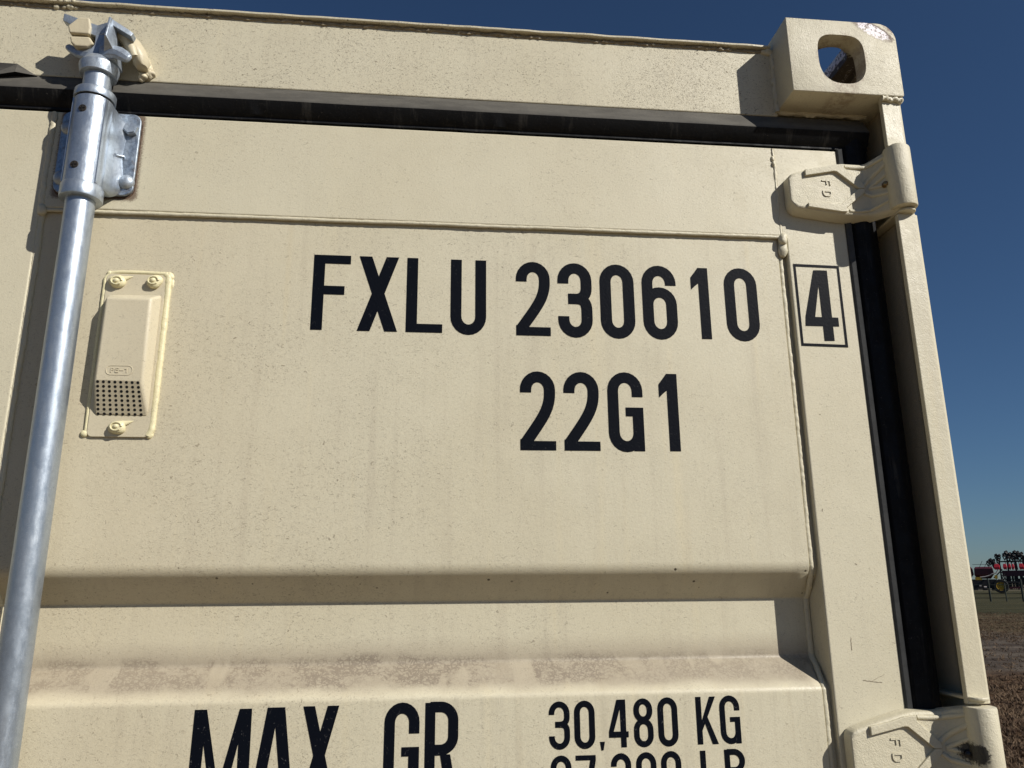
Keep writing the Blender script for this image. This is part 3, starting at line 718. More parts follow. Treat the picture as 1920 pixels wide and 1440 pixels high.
BX, BYc, BR = 1.1965, -.0460, .0172
def yf(x):                                                    # front surface of the hinge arm
    if x < 1.160: return -.0190
    t = min(1, (x-1.160)/.034); t = t*t*(3-2*t); return -.0190-.0330*t
def make_hinge():
    cols = [(1.0530, 2.3535, 2.3270, -.0175), (1.0545, 2.3580, 2.3225, -.0182), (1.0575, 2.3615, 2.3180, -.019), (1.0630, 2.3640, 2.3145, -.019), (1.0800, 2.3690, 2.3122, -.019), (1.1000, 2.3745, 2.3095, -.019),
            (1.1200, 2.3795, 2.3070, -.019), (1.1320, 2.3815, 2.3065, -.019), (1.1530, 2.3812, 2.3065, -.019), (1.160, 2.3812, 2.3066, -.019)]
    for x in (1.166, 1.172, 1.178, 1.184, 1.190, 1.196): cols.append((x, 2.3812+.0085*min(1, (x-1.164)/.026), 2.3066-.002*min(1, (x-1.16)/.03), yf(x)))
    bm = bmesh.new(); rings = []
    for x, zt, zb, y in cols:
        yb = -.0003 if x < 1.139 else min(-.0003, y+.017)
        m = .006; rings.append([bm.verts.new(p) for p in ((x, y, zb), (x, y, zt), (x, y+.0025, zt+.0022), (x, yb, zt+.0030), (x, yb, zb-.0065), (x, y+.004, zb-.0030))])
    for a, b in zip(rings, rings[1:]):
        for k in range(6): bm.faces.new((a[k], a[(k+1)%6], b[(k+1)%6], b[k]))
    bm.faces.new(rings[0]); bm.faces.new(rings[-1][::-1])
    o = from_bm(bm, 'hinge', M_HINGE, C, bev=.0014, seg=2)
    for q in o.data.polygons: q.use_smooth = True
    o.data.set_sharp_from_angle(angle=R_(40))
    bm = bmesh.new(); lathe(bm, BX, BYc, [(BR*.80, 2.3030), (BR*.96, 2.3038), (BR, 2.3060), (BR, 2.3890), (BR*.96, 2.3912), (BR*.80, 2.3920)], 40)
    from_bm(bm, 'hinge_barrel', M_HINGE, o, smooth=50)
    # raised ribs
    bm = bmesh.new()
    def plate(pts, h):
        n = len(pts)
        A = [bm.verts.new((x, yf(x)-h, z)) for x, z in pts]; B = [bm.verts.new((x, yf(x)+.002, z)) for x, z in pts]
        for i in range(n): bm.faces.new((A[i], A[(i+1)%n], B[(i+1)%n], B[i]))
        bm.faces.new(A); bm.faces.new(B[::-1])
    plate([(1.0758, 2.3690), (1.0760, 2.3600), (1.1170, 2.3685), (1.1215, 2.3680), (1.1510, 2.3440), (1.1600, 2.3440), (1.1590, 2.3500), (1.1330, 2.3740), (1.1330, 2.3800), (1.1180, 2.3785), (1.1000, 2.3735)], .0040)
    plate([(1.1510, 2.3436), (1.1225, 2.3185), (1.1180, 2.3195), (1.0760, 2.3195), (1.0760, 2.3135), (1.1000, 2.3105), (1.1220, 2.3080), (1.1310, 2.3080), (1.1300, 2.3140), (1.1590, 2.3380), (1.1600, 2.3436)], .0034)
    def rib(pts, r): tube(bm, [(x, yf(x)+.0006, z) for x, z in pts], r, 8, .12, 3)
    def seg_(a, b, n=10): return [(a[0]+(b[0]-a[0])*i/n, a[1]+(b[1]-a[1])*i/n) for i in range(n+1)]
    rib(seg_((1.160, 2.3500), (1.1890, 2.3790)), .0034)
    rib([(p[0], p[1]) for p in [(1.135, 2.3775), (1.150, 2.3765), (1.165, 2.3770), (1.178, 2.3810), (1.190, 2.3860)]], .0028)
    rib(seg_((1.166, 2.3445), (1.1890, 2.3620)), .0030); rib(seg_((1.166, 2.3445), (1.1890, 2.3395)), .0028)
    rib([(1.161, 2.3380), (1.168, 2.3325), (1.178, 2.3300), (1.190, 2.3285)], .0030)
    rib([(1.135, 2.3110), (1.150, 2.3105), (1.165, 2.3125), (1.178, 2.3170), (1.190, 2.3215)], .0026)
    r = from_bm(bm, 'rib', M_HINGE, o, bev=.0006, seg=2)
    bm = bmesh.new()
    rotp = lambda u, v, l: (1.0990+v, -.0191-l, 2.3560-u)            # reads downwards
    write(bm, [('F', 0.0, .0010, .0080, .0125, .0020), ('D', .0160, .0010, .0090, .0125, .0020)], rotp, .0011)
    from_bm(bm, 'cast_letters', M_HINGE, o)
    bm = bmesh.new()
    base = Vector((1.1790, yf(1.179)+.001, 2.3415)); d = Vector((-.35, -.93, -.05)).normalized()
    pts = [base+d*t for t in (0, .002, .0021, .0045, .0050, .0065, .0075)]
    tube(bm, pts, [.0042, .0042, .0026, .0026, .0034, .0034, .0018], 12)
    from_bm(bm, 'grease_nipple', M_BRASS, o, smooth=40)
    return o
hinge = make_hinge(); hinge['label'] = 'upper hinge with brass grease nipple'
h2 = cpy(hinge, C, (.003, 0, -.7105)); h2['label'] = 'lower hinge smeared with black grease'
for dz in (-1.4134, -2.03): cpy(hinge, C, (0, 0, dz))['label'] = 'hinge below the picture'
for ch in h2.children:
    if ch.name.startswith('hinge_barrel') or ch.name.startswith('rib'):
        ch.data = ch.data.copy(); ch.data.materials[0] = M_HINGEG
h2.data = h2.data.copy(); h2.data.materials[0] = M_HINGEG
for ch in h2.children:
    if ch.name.startswith('grease_nipple'): ch.data = ch.data.copy(); ch.data.materials[0] = simple('greasy_black', (.012, .011, .010), .35)

# --- painted lettering
def lettering(name, items, y, mat, label):
    bm = bmesh.new(); write(bm, items, lambda u, v, l: (u, y-.0004-l, v))
    me = bpy.data.meshes.new(name)
    for f in bm.faces:
        if f.normal.y > 0: f.normal_flip()
    bm.to_mesh(me); bm.free(); o = link(me, name, mat, door); o['label'] = label; return o
z1, t1 = 2.1290, .0142
L1 = [('F', .4197, z1, .0462, .1008, t1), ('X', .4767, z1, .0502, .1008, t1), ('L', .5375, z1, .0460, .1008, t1*.98), ('U', .5937, z1-.0006, .0456, .1012, t1*.98),
      ('2', .6780, z1-.0006, .0446, .1003, t1), ('3', .7328, z1-.0006, .0452, .1004, t1*1.02), ('0', .7888, z1-.0006, .0458, .1006, t1*1.05), ('6', .8456, z1-.0004, .0462, .1008, t1*1.02),
      ('1', .9126, z1+.0006, .0240, .1000, t1*.96), ('0', .9583, z1, .0452, .1008, t1*1.0)]
lettering('painted_number', L1, PY, M_INK, 'black letters and digits of the identification number')
z2, t2 = 1.9800, .0142
L2 = [('2', .6818, z2, .0446, .0997, t2), ('2', .7370, z2, .0452, .1000, t2), ('G', .7935, z2, .0455, .1008, t2*.98), ('1', .8606, z2+.0004, .0244, .1008, t2*.98)]
lettering('painted_number', L2, PY, M_INK, 'black type code 22G1')
L3 = [('M', .3195, 1.5900, .0640, .1000, .0135), ('A', .3845, 1.5900, .0470, .1006, .0120), ('X', .4370, 1.5900, .0390, .1010, .0112), ('G', .5262, 1.5900, .0388, .1016, .0116), ('R', .5712, 1.5900, .0370, .1017, .0112)]
lettering('painted_lettering', L3, PY, M_INK2, 'large black words MAX GR')
z4, t4 = 1.6396, .0064
L4 = [('3', .7108, z4, .0240, .0498, t4), ('0', .7400, z4, .0238, .0500, t4*1.05), (',', .7690, 1.6396, .0057, .0498, t4), ('4', .7798, z4, .0228, .0508, t4), ('8', .8090, z4, .0228, .0510, t4),
      ('0', .8376, z4, .0234, .0515, t4*1.05), ('K', .8833, z4+.0006, .0248, .0512, t4), ('G', .9115, z4+.0006, .0240, .0514, t4)]
z5 = 1.5830
L5 = [('6', .7120, z5, .0235, .0495, t4), ('7', .7405, z5, .0230, .0495, t4), (',', .7690, z5, .0057, .0498, t4), ('2', .7808, z5, .0232, .0500, t4), ('0', .8098, z5, .0234, .0503, t4), ('0', .8388, z5, .0234, .0507, t4),
      ('L', .8850, z5, .0215, .0506, t4), ('B', .9136, z5, .0240, .0510, t4)]
lettering('painted_lettering', L4, PY, M_INK2, 'black weight line 30,480 KG')
lettering('painted_lettering', L5, PY, M_INK2, 'black weight line 67,200 LB cut by the frame')
bm = bmesh.new()
o_ = [(1.0558, 2.2382), (1.1208, 2.2374), (1.1204, 2.1210), (1.0556, 2.1218)]; i_ = [(1.0592, 2.2343), (1.1175, 2.2336), (1.1169, 2.1248), (1.0590, 2.1256)]
A = [bm.verts.new((x, -.0004, z)) for x, z in o_]; B = [bm.verts.new((x, -.0004, z)) for x, z in i_]
for i in range(4): bm.faces.new((A[i], A[(i+1)%4], B[(i+1)%4], B[i]))
write(bm, [], None)
for pts in ([(1.0835, 2.2297), (1.1031, 2.2300), (1.1030, 2.1627), (1.1113, 2.1624), (1.1110, 2.1500), (1.1028, 2.1503), (1.1026, 2.1297), (1.0886, 2.1294), (1.0886, 2.1503), (1.0644, 2.1498), (1.0657, 2.1628)],):
    top = [(1.0835, 2.2297), (1.1031, 2.2300)]
    quads = [[(1.0886, 2.1294), (1.1026, 2.1297), (1.1030, 2.2300), (1.0888, 2.2300)], [(1.0644, 2.1498), (1.1112, 2.1500), (1.1113, 2.1626), (1.0657, 2.1628)], [(1.0657, 2.1626), (1.0790, 2.1626), (1.0888, 2.2090), (1.0890, 2.2299), (1.0835, 2.2297)]]
    for j, q in enumerate(quads): bm.faces.new([bm.verts.new((x, -.0004-j*.00004, z)) for x, z in q])
me = bpy.data.meshes.new('n'); bmesh.ops.recalc_face_normals(bm, faces=bm.faces)
for f in bm.faces:
    if f.normal.y > 0: f.normal_flip()
bm.to_mesh(me); bm.free(); link(me, 'painted_number', M_INK, door)['label'] = 'boxed black check digit 4 on the door frame'

bm = bmesh.new(); rs = random.Random(3)
for x0, z0, x1, z1, w_ in ((1.0890, 1.7062, 1.1120, 1.7030, .0009), (1.0990, 1.7050, 1.1160, 1.7120, .0005), (1.0785, 1.7400, 1.0792, 1.7550, .0010), (1.0600, 1.9050, 1.0606, 1.9090, .0012), (1.0950, 1.8420, 1.0975, 1.8400, .0012), (1.0700, 2.0300, 1.0715, 2.0290, .0010)):
    n = 9; P3 = [Vector((x0+(x1-x0)*i/n+rs.uniform(-.0003, .0003), -.0003, z0+(z1-z0)*i/n+rs.uniform(-.0004, .0004))) for i in range(n+1)]
    d = (P3[-1]-P3[0]).normalized(); nn_ = Vector((-d.z, 0, d.x))
    a_ = [bm.verts.new(p+nn_*w_*.5*rs.uniform(.2, 1)) for p in P3]; b_ = [bm.verts.new(p-nn_*w_*.5*rs.uniform(.2, 1)) for p in P3]
    for i in range(n): bm.faces.new((a_[i], a_[i+1], b_[i+1], b_[i]))
from_bm(bm, 'scratch', simple('scratch_brown', (.20, .15, .10), .8), door)['kind'] = 'stuff'

# --- vent with sealant
vent = None
bm = bmesh.new(); prism(bm, rrect(.1722, .2425, 1.9905, 2.1945, .006), 'y', .0022, .0051)
vent = from_bm(bm, 'air_vent', M_VENT, C, bev=.0006)
vent['label'] = 'cream cover with a grid of small holes in its slanted lower face'
bm = bmesh.new()
yo = PY
path = [(.1702, 1.9935), (.1700, 2.05), (.1698, 2.12), (.1702, 2.188), (.1745, 2.1955), (.185, 2.1972), (.215, 2.1975), (.238, 2.1968), (.2445, 2.1930), (.2450, 2.17), (.2447, 2.10), (.2445, 2.04), (.2438, 2.000), (.2400, 1.9905)]
pp2 = []
for a, b in zip(path, path[1:]): pp2 += line((a[0], yo-.0008, a[1]), (b[0], yo-.0008, b[1]), .0015)[:-1]
tube(bm, pp2, [(.0024+.0016*(1 if p.x > .24 else 0))*(1+.12*mnoise.noise(p*40)) for p in pp2], 10, .12, 5, flat=.75)
for c, s in (((.1690, yo, 1.9945), (.0040, .003, .0038)), ((.2455, yo, 2.1930), (.0052, .0035, .0052)), ((.2420, yo, 1.9930), (.0045, .003, .0045)), ((.249, yo+.001, 2.185), (.003, .0025, .008)), ((.174, yo, 2.195), (.0035, .003, .0035))):
    blob(bm, c, s, seed=c[0]*99, amp=.35)
from_bm(bm, 'sealant_bead', M_SEAL, vent, smooth=70)
# hood
FY = -.0150; BYv = .0022
F = [(.1812, 2.1567), (.2334, 2.1575), (.2342, 2.0540), (.1795, 2.0548)]
Bk = [(.1780, 2.1655), (.2440, 2.1670), (.2440, 2.0080), (.1800, 2.0080)]
Bk = [(.1767, 2.1670), (.2405, 2.1680), (.2400, 2.0145), (.1775, 2.0150)]
bm = bmesh.new()
A = [bm.verts.new((x, FY, z)) for x, z in F]; B = [bm.verts.new((x, BYv, z)) for x, z in Bk]
for i in range(4): bm.faces.new((A[i], A[(i+1)%4], B[(i+1)%4], B[i]))
bm.faces.new(A); bm.faces.new(B[::-1])
hood = from_bm(bm, 'vent_hood', M_VENT, vent, bev=.0032, seg=5)
for q in hood.data.polygons: q.use_smooth = True
hood.data.set_sharp_from_angle(angle=R_(20))
hood.modifiers[0].harden_normals = False
bm = bmesh.new()
a = Vector((.1795, FY, 2.0548)); b = Vector((.2342, FY, 2.0540)); c_ = Vector((.1775, BYv, 2.0150)); d_ = Vector((.2400, BYv, 2.0145))
nrm = (b-a).cross(c_-a).normalized()
if nrm.z > 0: nrm = -nrm
for i in range(8):
    for j in range(8):
        v = .05+.88*j/7; u = .085+(.82-.04*v)*i/7
        p = (a.lerp(b, u)).lerp(c_.lerp(d_, u), v)+nrm*.00015
        e1 = (b-a).normalized(); e2 = nrm.cross(e1)
        vs = [bm.verts.new(p+(e1*math.cos(2*math.pi*k/12)+e2*math.sin(2*math.pi*k/12))*.00175) for k in range(12)]
        bm.faces.new(vs)
from_bm(bm, 'vent_hole_grid', M_DARK, vent)
bm = bmesh.new()
ring = [Vector((x, FY-.0001, z)) for x, z in rrect(.1920, .2218, 2.0610, 2.0722, .0055, 5)]; tube(bm, ring+[ring[0]], .00045, 6)
write(bm, [('P', .1972, 2.0638, .0040, .0056, .0009), ('E', .2025, 2.0638, .0038, .0056, .0009), ('-', .2074, 2.0638, .0045, .0056, .0009), ('1', .2130, 2.0638, .0028, .0056, .0009)], lambda u, v, l: (u, FY-l, v), .0006)
from_bm(bm, 'moulded_letters', M_VENT, vent)
for i, (x, z, w_) in enumerate(((.1860, 2.1835, 1.22), (.2290, 2.1850, 1.2), (.2060, 2.0020, 1.2))):
    bm = bmesh.new()
    blob(bm, (x, .0005, z), (.0082*w_, .0050, .0068*w_), seed=i+1, amp=.25, f=90)
    if i != 1:
        tl = [Vector((x, .0005, z+.002)).lerp(Vector((x+.017, .002, z+.0075)), t/8) for t in range(9)]
        tube(bm, tl, [.0055-.0055*(t/8)*.93 for t in range(9)], 10, .2, i, flat=.6)
    tube(bm, [(x+.0052*w_*math.cos(t*.55), -.0038, z+.0042*w_*math.sin(t*.55)) for t in range(11)], [.0011]*11, 8, .3, i)
    blob(bm, (x, -.0040, z), (.0030, .0022, .0028), seed=i+5, amp=.3)
    from_bm(bm, 'sealed_rivet', M_SEAL, vent, smooth=70)

# --- lock rod assembly
XP, YP = .1436, -.0290
rod = empty('lock_rod'); rod.parent = C
rod['label'] = 'galvanised vertical lock rod with bearing bracket and cam head'
bm = bmesh.new()
lathe(bm, XP, YP, [(.01645, .25), (.01645, 1.2), (.01645, 2.462)], 64)
o = from_bm(bm, 'rod', M_ZINC, rod, smooth=50)
bm = bmesh.new(); prism(bm, rrect(.0965, .1925, 2.2965, 2.4125, .012, 8), 'y', -.0050, -.0003)
from_bm(bm, 'bracket_plate', M_ZINCP, rod, bev=.0012, seg=3)
bm = bmesh.new(); prism(bm, rrect(.0952, .1936, 2.2942, 2.4128, .013, 8), 'y', -.0004, .0010)
for v in bm.verts: v.co.x += .0012*mnoise.noise(v.co*90)
from_bm(bm, 'rust_stain', M_RUSTST, rod)
# saddle: tube plus flared skirts on both sides
bm = bmesh.new()
lathe(bm, XP, YP, [(.0226, 2.2915), (.0226, 2.4085)], 56)
def skirt(k):      # cross-section half widths for k in 0..1
    w = .0226+.0165*k
    return [(XP+w, -.0045), (XP+w-.0035*k, -.0065-.003*k), (XP+.0226+.0035*k, -.0150), (XP+.0222, -.0300), (XP+.0200, -.0420),
            (XP-.0200, -.0420), (XP-.0222, -.0300), (XP-.0226-.0035*k, -.0150), (XP-w+.0035*k, -.0065-.003*k), (XP-w, -.0045)]
rings = []
for z, k in ((2.2935, .0), (2.2945, .25), (2.2985, .60), (2.306, .80), (2.322, .80), (2.340, .62), (2.352, .56), (2.366, .62), (2.383, .75), (2.393, .80), (2.3985, .55), (2.4030, .2), (2.4080, .0)):
    rings.append([bm.verts.new((x, y, z)) for x, y in skirt(k)])
for a, b in zip(rings, rings[1:]):
    for k in range(10): bm.faces.new((a[k], a[(k+1)%10], b[(k+1)%10], b[k]))
bm.faces.new(rings[0]); bm.faces.new(rings[-1][::-1])
tube(bm, [(XP+.0260, -.012, 2.348), (XP+.0300, -.0085, 2.349), (XP+.0345, -.0065, 2.350)], [.0030, .0022, .0012], 8)
sd_ = from_bm(bm, 'bearing_saddle', M_ZINCC, rod, smooth=50)
bm = bmesh.new(); lathe(bm, XP, YP, [(.0215, 2.2745), (.0236, 2.2752), (.0240, 2.2765), (.0240, 2.2905), (.0232, 2.2920)], 56); from_bm(bm, 'collar', M_ZINC, rod, smooth=40)
bm = bmesh.new(); lathe(bm, XP, YP, [(.0205, 2.4080), (.0205, 2.4108), (.0237, 2.4110), (.0240, 2.4118), (.0240, 2.4210), (.0232, 2.4222), (.0175, 2.4225)], 56); from_bm(bm, 'collar', M_ZINC, rod, smooth=40)
bm = bmesh.new(); lathe(bm, XP, YP, [(.0222, 2.4076), (.0222, 2.4112)], 40); from_bm(bm, 'gap_shade_ring', M_DARK, rod)  # black ring painting the shade of the gap below the upper collar
# four fixings
def hexbolt(x, z):
    bm = bmesh.new()
    pts = [(x+.0092*math.cos(R_(60*k+15)), z+.0092*math.sin(R_(60*k+15))) for k in range(6)]
    prism(bm, pts, 'y', -.0125, -.0048)
    bmesh.ops.bevel(bm, geom=[e for e in bm.edges if all(v.co.y < -.012 for v in e.verts)], offset=.0013, segments=2, affect='EDGES')
    from_bm(bm, 'bolt', M_CAM, rod)
def dome(x, z):
    bm = bmesh.new(); r = bmesh.ops.create_uvsphere(bm, u_segments=28, v_segments=14, radius=1)
    for v in r['verts']: v.co = Vector((x+v.co.x*.0100, -.0042+v.co.y*.0078, z+v.co.z*.0100))
    from_bm(bm, 'bolt', M_CAM, rod, smooth=60)
hexbolt(.1826, 2.3885); dome(.1835, 2.3150); dome(.1060, 2.3880); dome(.1058, 2.3170)
for z in (2.3878, 2.3112):
    th = R_(-25+180+70)       # screws sit on the camera-left front of the saddle
    bm = bmesh.new(); d = Vector((math.cos(R_(-97)), math.sin(R_(-97)), 0)); c = Vector((XP, YP, z))+d*.0224
    tube(bm, [c, c+d*.0009], [.0050, .0046], 20)
    from_bm(bm, 'screw', M_SCREW, rod)
    bm = bmesh.new(); e = Vector((-d.y, d.x, 0)); cc = c+d*.0011
    for s in (e, Vector((0, 0, 1))): tube(bm, [cc-s*.0036, cc+s*.0036], .0006, 6)
    from_bm(bm, 'screw_slot', M_DARK, rod)

# cam head
def hull(name, pts, mat, parent, bev=.0015, sub=0):
    bm = bmesh.new()
    for p in pts: bm.verts.new(p)
    r = bmesh.ops.convex_hull(bm, input=bm.verts)
    for v in [v for v in bm.verts if not v.link_faces]: bm.verts.remove(v)
    bmesh.ops.dissolve_limit(bm, angle_limit=R_(4), verts=bm.verts, edges=bm.edges)
    return bm
cambm = bmesh.new()
def add_hull(dst, pts):
    bm = hull('', pts, None, None)
    tmp = bpy.data.meshes.new('t'); bm.to_mesh(tmp); bm.free(); dst.from_mesh(tmp); bpy.data.meshes.remove(tmp)
def slab(dst, pts, y0, y1, dy=0):
    add_hull(dst, [(x, y0, z) for x, z in pts]+[(x, y1, z) for x, z in pts])
# flared weld ring at the rod top
lathe(cambm, XP, YP, [(.0168, 2.4470), (.0214, 2.4472), (.0218, 2.4500), (.0234, 2.4575), (.0234, 2.4605), (.0196, 2.4665), (.0175, 2.4700)], 40)
# centre hub: wide foot, narrow column
add_hull(cambm, [(.1290, -.044, 2.4640), (.1290, -.016, 2.4640), (.1670, -.044, 2.4640), (.1670, -.016, 2.4640), (.1400, -.042, 2.4860), (.1400, -.020, 2.4860), (.1650, -.042, 2.4860), (.1650, -.020, 2.4860)])
add_hull(cambm, [(.1400, -.042, 2.4780), (.1400, -.018, 2.4780), (.1650, -.042, 2.4780), (.1650, -.018, 2.4780), (.1380, -.040, 2.5090), (.1380, -.018, 2.5090), (.1610, -.044, 2.5150), (.1610, -.018, 2.5150)])
add_hull(cambm, [(.1230, -.036, 2.4720), (.1230, -.022, 2.4720), (.1440, -.038, 2.4700), (.1440, -.020, 2.4700), (.1330, -.036, 2.4830), (.1330, -.022, 2.4830), (.1440, -.038, 2.5000), (.1440, -.020, 2.5000)])
# upper cross bar, hooked behind the left keeper and over the right one
add_hull(cambm, [(.0962, -.040, 2.5195), (.0962, -.030, 2.5195), (.0975, -.042, 2.5285), (.0975, -.030, 2.5285), (.1100, -.040, 2.5120), (.1100, -.028, 2.5120), (.1100, -.040, 2.5240), (.1100, -.028, 2.5240), (.1400, -.040, 2.4990), (.1400, -.022, 2.4990), (.1400, -.040, 2.5150), (.1400, -.022, 2.5150)])
add_hull(cambm, [(.1380, -.040, 2.5000), (.1380, -.020, 2.5000), (.1380, -.040, 2.5150), (.1380, -.020, 2.5150), (.1570, -.046, 2.5010), (.1570, -.020, 2.5010), (.1570, -.046, 2.5180), (.1570, -.020, 2.5180)])
add_hull(cambm, [(.1570, -.050, 2.5120), (.1570, -.034, 2.5120), (.1580, -.050, 2.5195), (.1580, -.034, 2.5195), (.1835, -.046, 2.4975), (.1835, -.034, 2.4975), (.1855, -.044, 2.5035), (.1855, -.034, 2.5035), (.1800, -.046, 2.5070)])
# central wedge rib
add_hull(cambm, [(.1578, -.054, 2.5180), (.1602, -.054, 2.5180), (.1515, -.040, 2.4700), (.1690, -.040, 2.4700), (.1540, -.046, 2.4705), (.1680, -.046, 2.4705), (.1590, -.062, 2.4850), (.1612, -.062, 2.4850), (.1560, -.040, 2.5180), (.1620, -.040, 2.5180)])
def horn(pts, rads, fl=.62): tube(cambm, pts, rads, 8, .0, 1, flat=fl)
horn([(.150, -.036, 2.4735), (.138, -.035, 2.4745), (.126, -.032, 2.4770), (.1145, -.028, 2.4820), (.1050, -.025, 2.4885), (.0990, -.023, 2.4935), (.0965, -.022, 2.4955)], [.0115, .0100, .0085, .0068, .0056, .0046, .0022])
horn([(.150, -.040, 2.4740), (.162, -.044, 2.4750), (.172, -.046, 2.4720), (.180, -.047, 2.4670), (.1850, -.047, 2.4635), (.1870, -.046, 2.4625)], [.0110, .0098, .0090, .0080, .0062, .0030])
cam_ = from_bm(cambm, 'cam_head', M_CAM, rod, bev=.0009, seg=2)
for q in cam_.data.polygons: q.use_smooth = True
cam_.data.set_sharp_from_angle(angle=R_(24))

# keepers welded on the header
bm = bmesh.new()
slabpts = [(.1080, 2.4990), (.1047, 2.5093), (.1166, 2.5231), (.1296, 2.5231), (.1330, 2.5084), (.1325, 2.4985)]
add_hull(bm, [(x, -.044, z) for x, z in slabpts]+[(x-.002, .0, z+.004) for x, z in slabpts])
lowpts = [(.1105, 2.4870), (.1078, 2.4960), (.1318, 2.4965), (.1385, 2.4865), (.1310, 2.4815), (.1160, 2.4815)]
add_hull(bm, [(x, -.042, z) for x, z in lowpts]+[(x-.002, .0, z+.004) for x, z in lowpts])
box(bm, .1100, .1300, -.036, 0, 2.490, 2.505)
kp = from_bm(bm, 'cam_keeper', M_KEEP, C, bev=.0022, seg=3); kp['label'] = 'blocky notched keeper left of the cam head'
bm = bmesh.new()
kpts = [(.1615, 2.5120), (.1690, 2.5110), (.1770, 2.5030), (.1840, 2.4920), (.1885, 2.4810), (.1900, 2.4730)]
tube(bm, [(x, -.016, z) for x, z in kpts], [.0085, .0105, .0108, .0105, .0100, .0065], 14, .10, 2, flat=1.5)
tube(bm, [(x-.004, -.028, z-.001) for x, z in kpts[:-1]], [.0065, .0080, .0075, .0070, .0050], 12, .12, 4, flat=1.0)
for i, c in enumerate(((.1880, -.006, 2.4690), (.1930, -.003, 2.4710), (.1855, -.004, 2.4665), (.1945, -.004, 2.4780), (.1965, -.003, 2.4730))): blob(bm, c, (.0058, .005, .0050), seed=i, amp=.5, f=180)
tube(bm, [(.1800, -.004, 2.5040), (.1880, -.004, 2.4940), (.1940, -.004, 2.4830), (.1960, -.004, 2.4740)], [.0040, .0050, .0050, .0040], 10, .5, 9)
k2_ = from_bm(bm, 'cam_keeper', M_KEEP, C, smooth=60); k2_['label'] = 'hooked keeper with rough weld right of the cam head'

# --- mirrored half (left door) and the remaining castings
def mirror(o, parent):
    c = o.copy(); COL.objects.link(c); c.parent = parent; c.scale = (-1, 1, 1)
    return c
ld = mirror(door, C); ld.data = ld.data.copy(); ld.data.materials[0] = M_FRAMEL; ld['label'] = 'left-hand door, only its frame edge in view'
for ch in door.children:
    if ch.name.split('.')[0] in ('door_panel', 'weld_bead', 'door_lining'):
        g_ = ch.copy(); COL.objects.link(g_); g_.parent = ld
for o in (casting, post, gk):
    mirror(o, C)
    if 'label' in C.children[-1] and o is casting: pass
for o in list(C.children):
    if o.scale.x < 0 and o.name.startswith('corner_casting'): o['label'] = 'corner casting at the far left'
lp = [o for o in C.children if o.scale.x < 0 and o.name.startswith('corner_post')][0]
for ch in post.children:
    g_ = ch.copy(); COL.objects.link(g_); g_.parent = lp
for sx in (1, -1):
    for (dy, sy) in ((LEN-.05+.05-.05, -1), (0, 1)):
        for dz, sz in ((0, 1), (HT, -1)):
            if dy == 0 and sz == 1: continue
            c = casting.copy(); COL.objects.link(c); c.parent = C
            c.scale = (sx, sy, sz); c.location = (0, LEN-.05 if sy < 0 else 0, HT if sz < 0 else 0); c['label'] = 'corner casting away from the camera'
for i, dz in enumerate((0, -.7067, -1.4134, -2.03)):
    c = hinge.copy(); COL.objects.link(c); c.parent = C; c.scale = (-1, 1, 1); c.location = (0, 0, dz); c['label'] = 'hinge of the left-hand door'
    for ch in hinge.children:
        g_ = ch.copy(); COL.objects.link(g_); g_.parent = c

# ------------------------------------------------------------------ far field: fence and farm machinery
M_MAROON = simple('maroon_paint', (.085, .012, .022), .5, 0, col2=(.05, .01, .016), sc=2)
M_RED = simple('bright_red_paint', (.75, .03, .05), .45, 0, col2=(.60, .03, .05), sc=2)
M_BLACKP = simple('black_steel', (.012, .011, .012), .6, 0, col2=(.025, .02, .02), sc=3)
M_TYRE = simple('tyre_rubber', (.012, .013, .014), .85)
M_YEL = simple('yellow_paint', (.55, .33, .02), .5, 0, col2=(.40, .26, .03), sc=3)
M_WHT = simple('pale_hose', (.38, .34, .32), .5)
M_FENCE = simple('dark_green_pipe', (.020, .026, .018), .6)
def pos(r, d): return GD*r+GF*d          # r along the fence line, d straight away from the container
def wheel(parent, x, y, R, w):
    bm = bmesh.new(); n = 36
    prof = [(R*.60, -w/2), (R*.93, -w/2), (R, -w*.34), (R, w*.34), (R*.93, w/2), (R*.60, w/2)]
    rings = [[bm.verts.new((x+r*math.cos(2*math.pi*k/n), y+yy, R+r*math.sin(2*math.pi*k/n))) for k in range(n)] for r, yy in prof]
    for a, b in zip(rings, rings[1:]+rings[:1]):
        for k in range(n): bm.faces.new((a[k], a[(k+1)%n], b[(k+1)%n], b[k]))
    for k in range(0, n, 2):                 # lugs
        t = 2*math.pi*k/n; c = Vector((x+R*math.cos(t), y, R+R*math.sin(t)))
        add_hull(bm, [c+Vector((dx*math.cos(t)-dt*math.sin(t), dy, dx*math.sin(t)+dt*math.cos(t))) for dx in (-.03, .03) for dt in (-.04, .04) for dy in (-w*.42, w*.42)])
    wh = from_bm(bm, 'wheel', M_TYRE, parent)
    bm = bmesh.new()
    prof = [(.02, -w*.25), (R*.18, -w*.30), (R*.22, -w*.20), (R*.50, -w*.12), (R*.55, -w*.48), (R*.61, -w*.50), (R*.61, w*.5), (.02, w*.45)]
    rings = [[bm.verts.new((x+r*math.cos(2*math.pi*k/n), y+yy, R+r*math.sin(2*math.pi*k/n))) for k in range(n)] for r, yy in prof]
    for a, b in zip(rings, rings[1:]):
        for k in range(n): bm.faces.new((a[k], a[(k+1)%n], b[(k+1)%n], b[k]))
    from_bm(bm, 'rim', M_YEL, wh)
def bar(bm, a, b, r): tube(bm, [a, b], r, 6)
ROTL = math.atan2(GD.y, GD.x)
